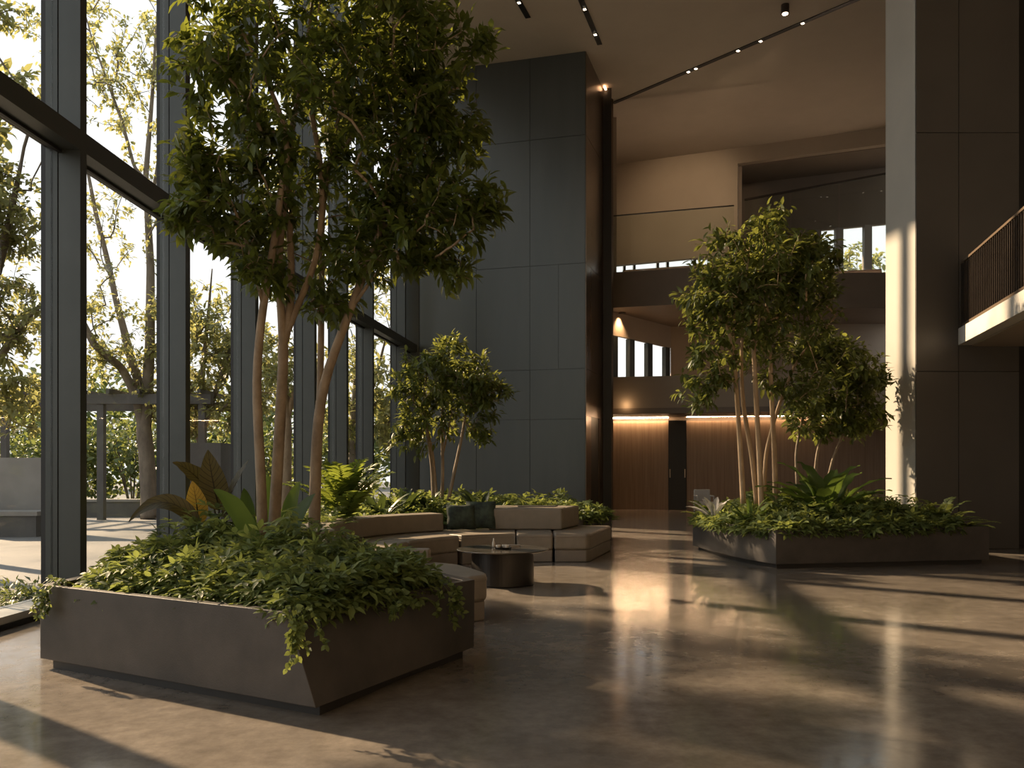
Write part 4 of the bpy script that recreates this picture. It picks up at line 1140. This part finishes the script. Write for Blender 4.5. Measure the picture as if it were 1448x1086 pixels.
fern('leafy_fern', 'bushy fern behind the stems in the right planter', 'fern', place(1115, 0, 14.6, .52), 16, 1.1, (35, 85), .15, 'leaf_fern')
fern('leafy_fern', 'small green fern at the left tip of the right planter beside the chair', 'fern', place(998, 0, 15.0, .52), 16, .62, (35, 85), .10, 'leaf_fern')
fern('leafy_fern', 'spreading green fern between the nest fern and the pale column', 'fern', place(1216, 0, 14.3, .52), 16, .75, (30, 80), .11, 'leaf_fern')
fern('leafy_fern', 'dark fern in front of the foot of the pale column', 'fern', place(1288, 0, 13.6, .52), 14, .6, (25, 75), .10, 'leaf_ground')
vine('trailing_vine', 'trailing vine over the curved left side of the right planter', (3.78, 12.72, .56), 5, .18, 'leaf_ground', None, (-.8, -.6))
vine('trailing_vine', 'trailing vine over the front of the right planter', (5.3, 12.74, .56), 6, .15, 'leaf_ground', None, (.17, -.98))

# ================================================================== OUTDOORS
GZ = -.13
OT = [
    st([(212, 733, 26.5, .30), (210, 690, 26.5, .26), (207, 640, 26.5, .25), (203, 605, 26.5, .24), (208, 560, 26.5, .19), (212, 490, 26.5, .16), (213, 380, 26.5, .13), (206, 250, 26.5, .09), (215, 140, 26.5, .06), (222, 20, 26.5, .03)]),
    st([(204, 615, 26.5, .17), (193, 560, 26.3, .15), (172, 520, 26.2, .13), (133, 488, 25.5, .11), (110, 440, 25.5, .08), (60, 380, 25.2, .05)]),
    st([(203, 590, 26.5, .16), (196, 540, 26.6, .15), (186, 510, 26.6, .14), (176, 470, 26.7, .12), (163, 420, 26.8, .10), (155, 380, 26.8, .09), (135, 300, 26.8, .07), (120, 220, 26.8, .04)]),
    st([(206, 255, 26.5, .06), (190, 237, 26.4, .055), (172, 170, 26.4, .05), (155, 124, 26.4, .04), (130, 55, 26.4, .025), (110, -20, 26.4, .01)]),
    st([(212, 300, 26.5, .06), (225, 220, 26.7, .05), (240, 130, 26.8, .03), (250, 40, 26.8, .015)]),
]
tree('outdoor_tree', 'big forked tree outside, seen between the two nearest window uprights', 'tree', OT, [
    blob(165, 70, 26.5, 130, 130, 2.2, 3.0), blob(150, 300, 26.4, 120, 90, 1.6, 1.4), blob(120, 450, 25.5, 110, 70, 1.4, 1.8), blob(230, 200, 26.8, 80, 150, 1.8, 1.5), blob(180, 520, 26.3, 80, 50, 1.2, 1.0)],
    470, 15, .19, 'leaf_out', 'bark_grey', 'ovate', 'trees outside the window wall', zmin=4.0, droop=.35, spread=.5, twig=.007, width=.9)
OT2 = [st([(-75, 792, 15, .17), (-60, 640, 15, .15), (-40, 540, 15, .13), (-20, 440, 15, .10), (10, 330, 15, .07), (30, 230, 15, .03)]),
       st([(-58, 630, 15, .10), (-10, 520, 14.8, .08), (30, 460, 14.7, .05), (58, 430, 14.6, .025)]),
       st([(-40, 545, 15, .07), (-60, 400, 15, .05), (-50, 250, 15, .03)])]
tree('outdoor_tree', 'leafy tree outside behind the leftmost window pane', 'tree', OT2, [
    blob(10, 440, 14.8, 75, 60, 1.2, 2.2), blob(5, 300, 15, 70, 70, 1.2, 1.4), blob(-60, 300, 15, 90, 140, 1.6, 2), blob(20, 560, 14.6, 60, 55, 1.0, 2.0), blob(50, 150, 15.2, 40, 45, .8, .5), blob(0, 20, 15.2, 45, 30, .8, .3)],
    420, 15, .15, 'leaf_out', 'bark_grey', 'ovate', 'trees outside the window wall', zmin=2.0, droop=.35, spread=.34, twig=.005, width=.9)
OT3 = [st([(297, 745, 27, .2), (290, 660, 27, .17), (280, 590, 27, .15), (262, 530, 27, .10), (240, 470, 27, .05)]),
       st([(285, 610, 27, .11), (310, 540, 27, .09), (330, 480, 27, .05)]), st([(282, 600, 27, .10), (287, 520, 27, .08), (295, 440, 27, .05), (300, 380, 27, .02)])]
tree('outdoor_tree', 'round yellow green tree outside between the second and third uprights', 'tree', OT3, [
    blob(290, 470, 27, 85, 75, 2.0, 3), blob(300, 575, 27, 90, 55, 2.0, 2.4), blob(360, 520, 27, 60, 80, 1.5, 1.5), blob(240, 560, 27, 60, 50, 1.4, 1.0)],
    480, 15, .23, 'leaf_out', 'bark_grey', 'ovate', 'trees outside the window wall', zmin=3.0, droop=.3, spread=.5, twig=.008, width=.9)
OT4 = [st([(402, 735, 24, .20), (404, 680, 24, .17), (405, 600, 24, .15), (398, 500, 24, .12), (405, 380, 24, .09), (410, 260, 24, .05)]),
       st([(404, 600, 24, .09), (425, 520, 24, .07), (440, 430, 24, .04)])]
tree('outdoor_tree', 'pale trunked tree outside behind the foreground tree stems', 'tree', OT4, [
    blob(405, 330, 24, 80, 110, 1.6, 2), blob(410, 520, 24, 60, 60, 1.4, 1.4), blob(440, 180, 24, 90, 90, 1.6, 1.0)],
    320, 15, .21, 'leaf_out', 'bark_pale', 'ovate', 'trees outside the window wall', zmin=3.4, droop=.3, spread=.48, twig=.007, width=.9)
OT5 = [st([(500, 712, 36, .24), (500, 620, 36, .2), (505, 520, 36, .14), (510, 430, 36, .06)]), st([(500, 610, 36, .12), (530, 540, 36, .09), (545, 480, 36, .04)])]
tree('outdoor_tree', 'distant tree outside seen between the far window uprights', 'tree', OT5, [
    blob(510, 540, 36, 75, 80, 2.6, 3), blob(560, 590, 36, 60, 60, 2.2, 2), blob(480, 600, 36, 60, 50, 2, 1.5), blob(530, 430, 36, 60, 50, 2, .8)],
    300, 12, .36, 'leaf_out', 'bark_grey', 'ovate', 'trees outside the window wall', zmin=3.0, droop=.3, spread=.6, twig=.01, width=.9)
for (px, Y, X, lab) in ((0, 46, 10.5, 'tree outside the first gallery window'), (0, 44, 17.5, 'tree outside the upper window beside the pale column')):
    s = [[(X, Y, GZ, .25), (X + .2, Y, 4, .2), (X - .2, Y, 8, .13), (X, Y, 12.5, .03)]]
    tree('outdoor_tree', lab, 'tree', s, [(X, Y, 7, 1.6, 1.8, 4.0, 2), (X + .5, Y, 11, 2.2, 1.8, 2.4, 2), (X - 1.3, Y + .5, 9.5, 1.2, 1.2, 2.0, 1)], 220, 12, .36, 'leaf_out', 'bark_grey', 'ovate', 'trees outside the window wall', zmin=2.5, spread=.55, twig=.01)
for X, Y, lab in ((-11.5, 15.0, 'broad leafy tree added unseen for shade, left of the frame near the glass'),):  # out of view, added to throw shade on the near floor
    stt = [[(X, Y, GZ, .2), (X + .2, Y, 2.5, .17), (X, Y + .1, 5, .12), (X + .2, Y, 8, .07), (X, Y, 11, .03)], [(X + .15, Y, 2.8, .1), (X + 1.0, Y - .4, 5, .07), (X + 1.6, Y - .6, 7, .03)], [(X + .1, Y, 3.4, .1), (X - 1.0, Y + .4, 6, .07), (X - 1.6, Y + .8, 8, .03)]]
    tree('outdoor_tree', lab, 'tree', stt, [(X, Y, 8.6, 2.6, 2.9, 2.9, 4), (X + 1.6, Y - .5, 6.2, 1.4, 1.4, 1.2, 1), (X - 1.4, Y + .7, 6.5, 1.5, 1.5, 1.4, 1)], 480, 13, .28, 'leaf_out', 'bark_grey', 'ovate', 'trees outside the window wall', zmin=3.2, spread=.5, twig=.008)
# shrubs and hedge beyond the terrace
def shrub(name, label, cx, cy, rx, ry, h, n, size, mat='leaf_hedge', group=None, kind='ovate', z0=GZ, cat='shrub'):
    t = thing(name, (cx, cy, z0), label, cat, group)
    u = rand_unit(n); k = RNG.uniform(.6, 1.05, (n, 1)) * (1 + .18 * np.sin(u[:, :1] * 7 + u[:, 1:2] * 5))
    u[:, 2] = np.abs(u[:, 2]) if True else u[:, 2]
    low = RNG.random(n) * h * .55
    p = np.array([cx, cy, z0]) + u * np.array([rx, ry, h * .55]) * k; p[:, 2] += low
    d = u + .8 * rand_unit(n); d[:, 2] -= .3
    leaf_mesh('foliage', mat, p, d, u + np.array([0, 0, .6]) + .4 * rand_unit(n), size * RNG.uniform(.6, 1.2, n), kind, t)
    m = MB()
    for a in range(6):
        th = a * 1.05; m.tube([(cx + .1 * math.cos(th), cy + .1 * math.sin(th), z0 - .02), (cx + rx * .35 * math.cos(th), cy + ry * .35 * math.sin(th), z0 + h * .5), (cx + rx * .6 * math.cos(th), cy + ry * .6 * math.sin(th), z0 + h * .9)], [.04, .03, .012], 5, cap=False)
    m.build('branches', 'bark_grey', t)
    return t
for k, (x, y, r, h, lab) in enumerate([(-17.6, 33.5, 1.9, 3.6, 'rounded green shrub outside left of the pergola post'), (-15.2, 34, 1.8, 4.0, 'rounded green shrub outside right of the pergola post'), (-12.9, 33.0, 1.7, 3.2, 'rounded green shrub outside behind the big forked trunk'),
                                   (-10.6, 34.5, 1.9, 3.4, 'rounded green shrub outside behind the dark block'), (-8.0, 37.0, 2.0, 3.2, 'rounded green shrub outside behind the pale trunked tree'), (-20.3, 34, 1.9, 3.8, 'rounded green shrub outside beyond the concrete wall')]):
    shrub('shrub', lab, x, y, r, r * .8, h, 1500, .30, 'leaf_hedge', 'shrubs beyond the terrace')
for k, (x, y, w, h) in enumerate([(-30, 60, 6, 9), (-19, 64, 6, 7.5), (-8, 66, 6, 7.0), (3, 68, 6, 6.0), (-42, 60, 6, 9)]):
    shrub('treeline', 'hazy row of distant trees beyond the terrace', x, y, w, 3, h, 1800, .8, 'leaf_hedge', 'distant trees beyond the terrace', cat='trees')

# pergola over the terrace
pg = thing('pergola', (-12.4, 26, GZ), 'dark pergola frame outside beyond the nearest window bays', 'pergola')
def pb(name, *a): MB().box(*a).build(name, 'dark_stone', pg)
pb('beam', -22, -9.2, 25.9, 26.15, 3.42, 3.72); pb('beam', -22, -9.2, 29.2, 29.4, 3.42, 3.72)
for x in (-12.6, -17.5, -9.5): pb('post', x - .1, x + .1, 25.95, 26.15, GZ, 3.42)
for x in (-12.6, -17.5, -9.5): pb('post', x - .1, x + .1, 29.2, 29.4, GZ, 3.42)
for k in range(14): pb('rafter', -21.5 + k * .92, -21.4 + k * .92, 25.7, 29.6, 3.72, 3.86)
tag(MB().box(-13.6, -11.0, 20.6, 20.9, GZ, 1.72).build('garden_wall', 'concrete'), 'pale concrete garden wall outside the leftmost pane', 'wall')
b_ = thing('stone_bench', (-11.9, 20.1, GZ), 'dark stone bench in front of the pale garden wall', 'bench')
MB().box(-13.4, -11.05, 19.7, 20.4, GZ, .36).build('base', 'dark_stone', b_); MB().box(-13.45, -11.0, 19.65, 20.42, .36, .46).build('slab_top', 'concrete', b_)
r_ = thing('raised_bed', (-14, 29, GZ), 'low dark stone raised bed outside behind the big forked trunk', 'planter')
MB().box(-16, -10.6, 27.6, 28.0, GZ, .36).build('wall_stone', 'dark_stone', r_); MB().box(-16.05, -10.55, 27.55, 28.05, .36, .44).build('coping', 'concrete', r_)
tag(MB().box(-8.45, -7.55, 22.0, 22.8, GZ, 2.12).build('stone_block', 'dark_stone'), 'tall dark stone block outside between the second and third uprights', 'block')
# mulch bed by the glass with plants
struct(MB().prism([(-6.6, 3.0), (-5.22, 3.0), (-5.05, 10.2), (-6.4, 10.6)], GZ, GZ + .05).build('ground_bed', 'mulch'), 'mulch bed outside along the glass', 'ground')
spb = [(random.uniform(-6.45, -5.5), random.uniform(7.6, 10.3)) for _ in range(26)]
ground_cover('ground_cover', 'low dark plants in the mulch bed outside the leftmost pane', 'ground cover', spb, GZ + .05, 'leaf_hedge', 60, .12, 'small', (.14, .22), (.16, .28), width=.8)
OT6 = [[(-6.35, 9.3, GZ + .04, .03), (-6.3, 9.3, .9, .025), (-6.2, 9.35, 1.6, .018), (-6.05, 9.4, 2.3, .008)], [(-6.3, 9.3, .7, .014), (-6.0, 9.3, 1.2, .010), (-5.75, 9.3, 1.55, .005)], [(-6.32, 9.3, .4, .012), (-6.05, 9.2, .7, .009), (-5.85, 9.2, .75, .004)]]
tree('slender_shrub', 'slender arching shrub outside at the left edge of the glass', 'shrub', OT6, [(-6.1, 9.3, 1.5, .35, .4, .55, 2), (-6.15, 9.3, .7, .3, .4, .35, 1), (-6.25, 9.4, 2.4, .35, .4, .4, 1)], 46, 9, .12, 'leaf_hedge', 'bark_grey', 'lance', None, zmin=.3, droop=.5, spread=.16, twig=.002)

# ================================================================== LIGHT AND CAMERA
wd = bpy.data.worlds.new('pale hazy sky'); bpy.context.scene.world = wd
wd.use_nodes = True
nt = wd.node_tree; nt.nodes.clear()
wo = nt.nodes.new('ShaderNodeOutputWorld'); bg = nt.nodes.new('ShaderNodeBackground')
tc = nt.nodes.new('ShaderNodeTexCoord'); sx = nt.nodes.new('ShaderNodeSeparateXYZ')
nt.links.new(tc.outputs['Generated'], sx.inputs[0])
rp = ramp(nt, [(0.0, (.80, .78, .74)), (.25, (.86, .86, .86)), (1.0, (.66, .73, .82))])
nt.links.new(sx.outputs['Z'], rp.inputs['Fac']); nt.links.new(rp.outputs[0], bg.inputs['Color'])
bg.inputs['Strength'].default_value = 1.0
nt.links.new(bg.outputs[0], wo.inputs['Surface'])

sl = bpy.data.lights.new('sun', 'SUN'); sl.energy = 9.0; sl.color = (1.0, .73, .47); sl.angle = math.radians(1.1)
so = bpy.data.objects.new('sun_light', sl); C.objects.link(so); so.location = (-20, 30, 25)
el = math.radians(28.5)
sd = Vector((.80 * math.cos(el), -.60 * math.cos(el), -math.sin(el)))
so.rotation_euler = sd.to_track_quat('-Z', 'Y').to_euler()

cam = bpy.data.cameras.new('camera'); co = bpy.data.objects.new('camera', cam); C.objects.link(co)
co.location = (0, 0, EYE); co.rotation_euler = (math.radians(90), 0, 0)
cam.sensor_width = 36; cam.lens = 36 * FPX / 1448; cam.shift_y = (HOR - 543) / 1448; cam.clip_end = 300
S = bpy.context.scene
S.camera = co
S.view_settings.view_transform = 'Standard'; S.view_settings.look = 'None'; S.view_settings.gamma = 1.0
S.view_settings.use_curve_mapping = False; S.view_settings.exposure = 0.63
S.cycles.max_bounces = 10; S.cycles.diffuse_bounces = 5; S.cycles.transparent_max_bounces = 24
S.cycles.caustics_reflective = False; S.cycles.caustics_refractive = False
S.cycles.sample_clamp_indirect = 4.0
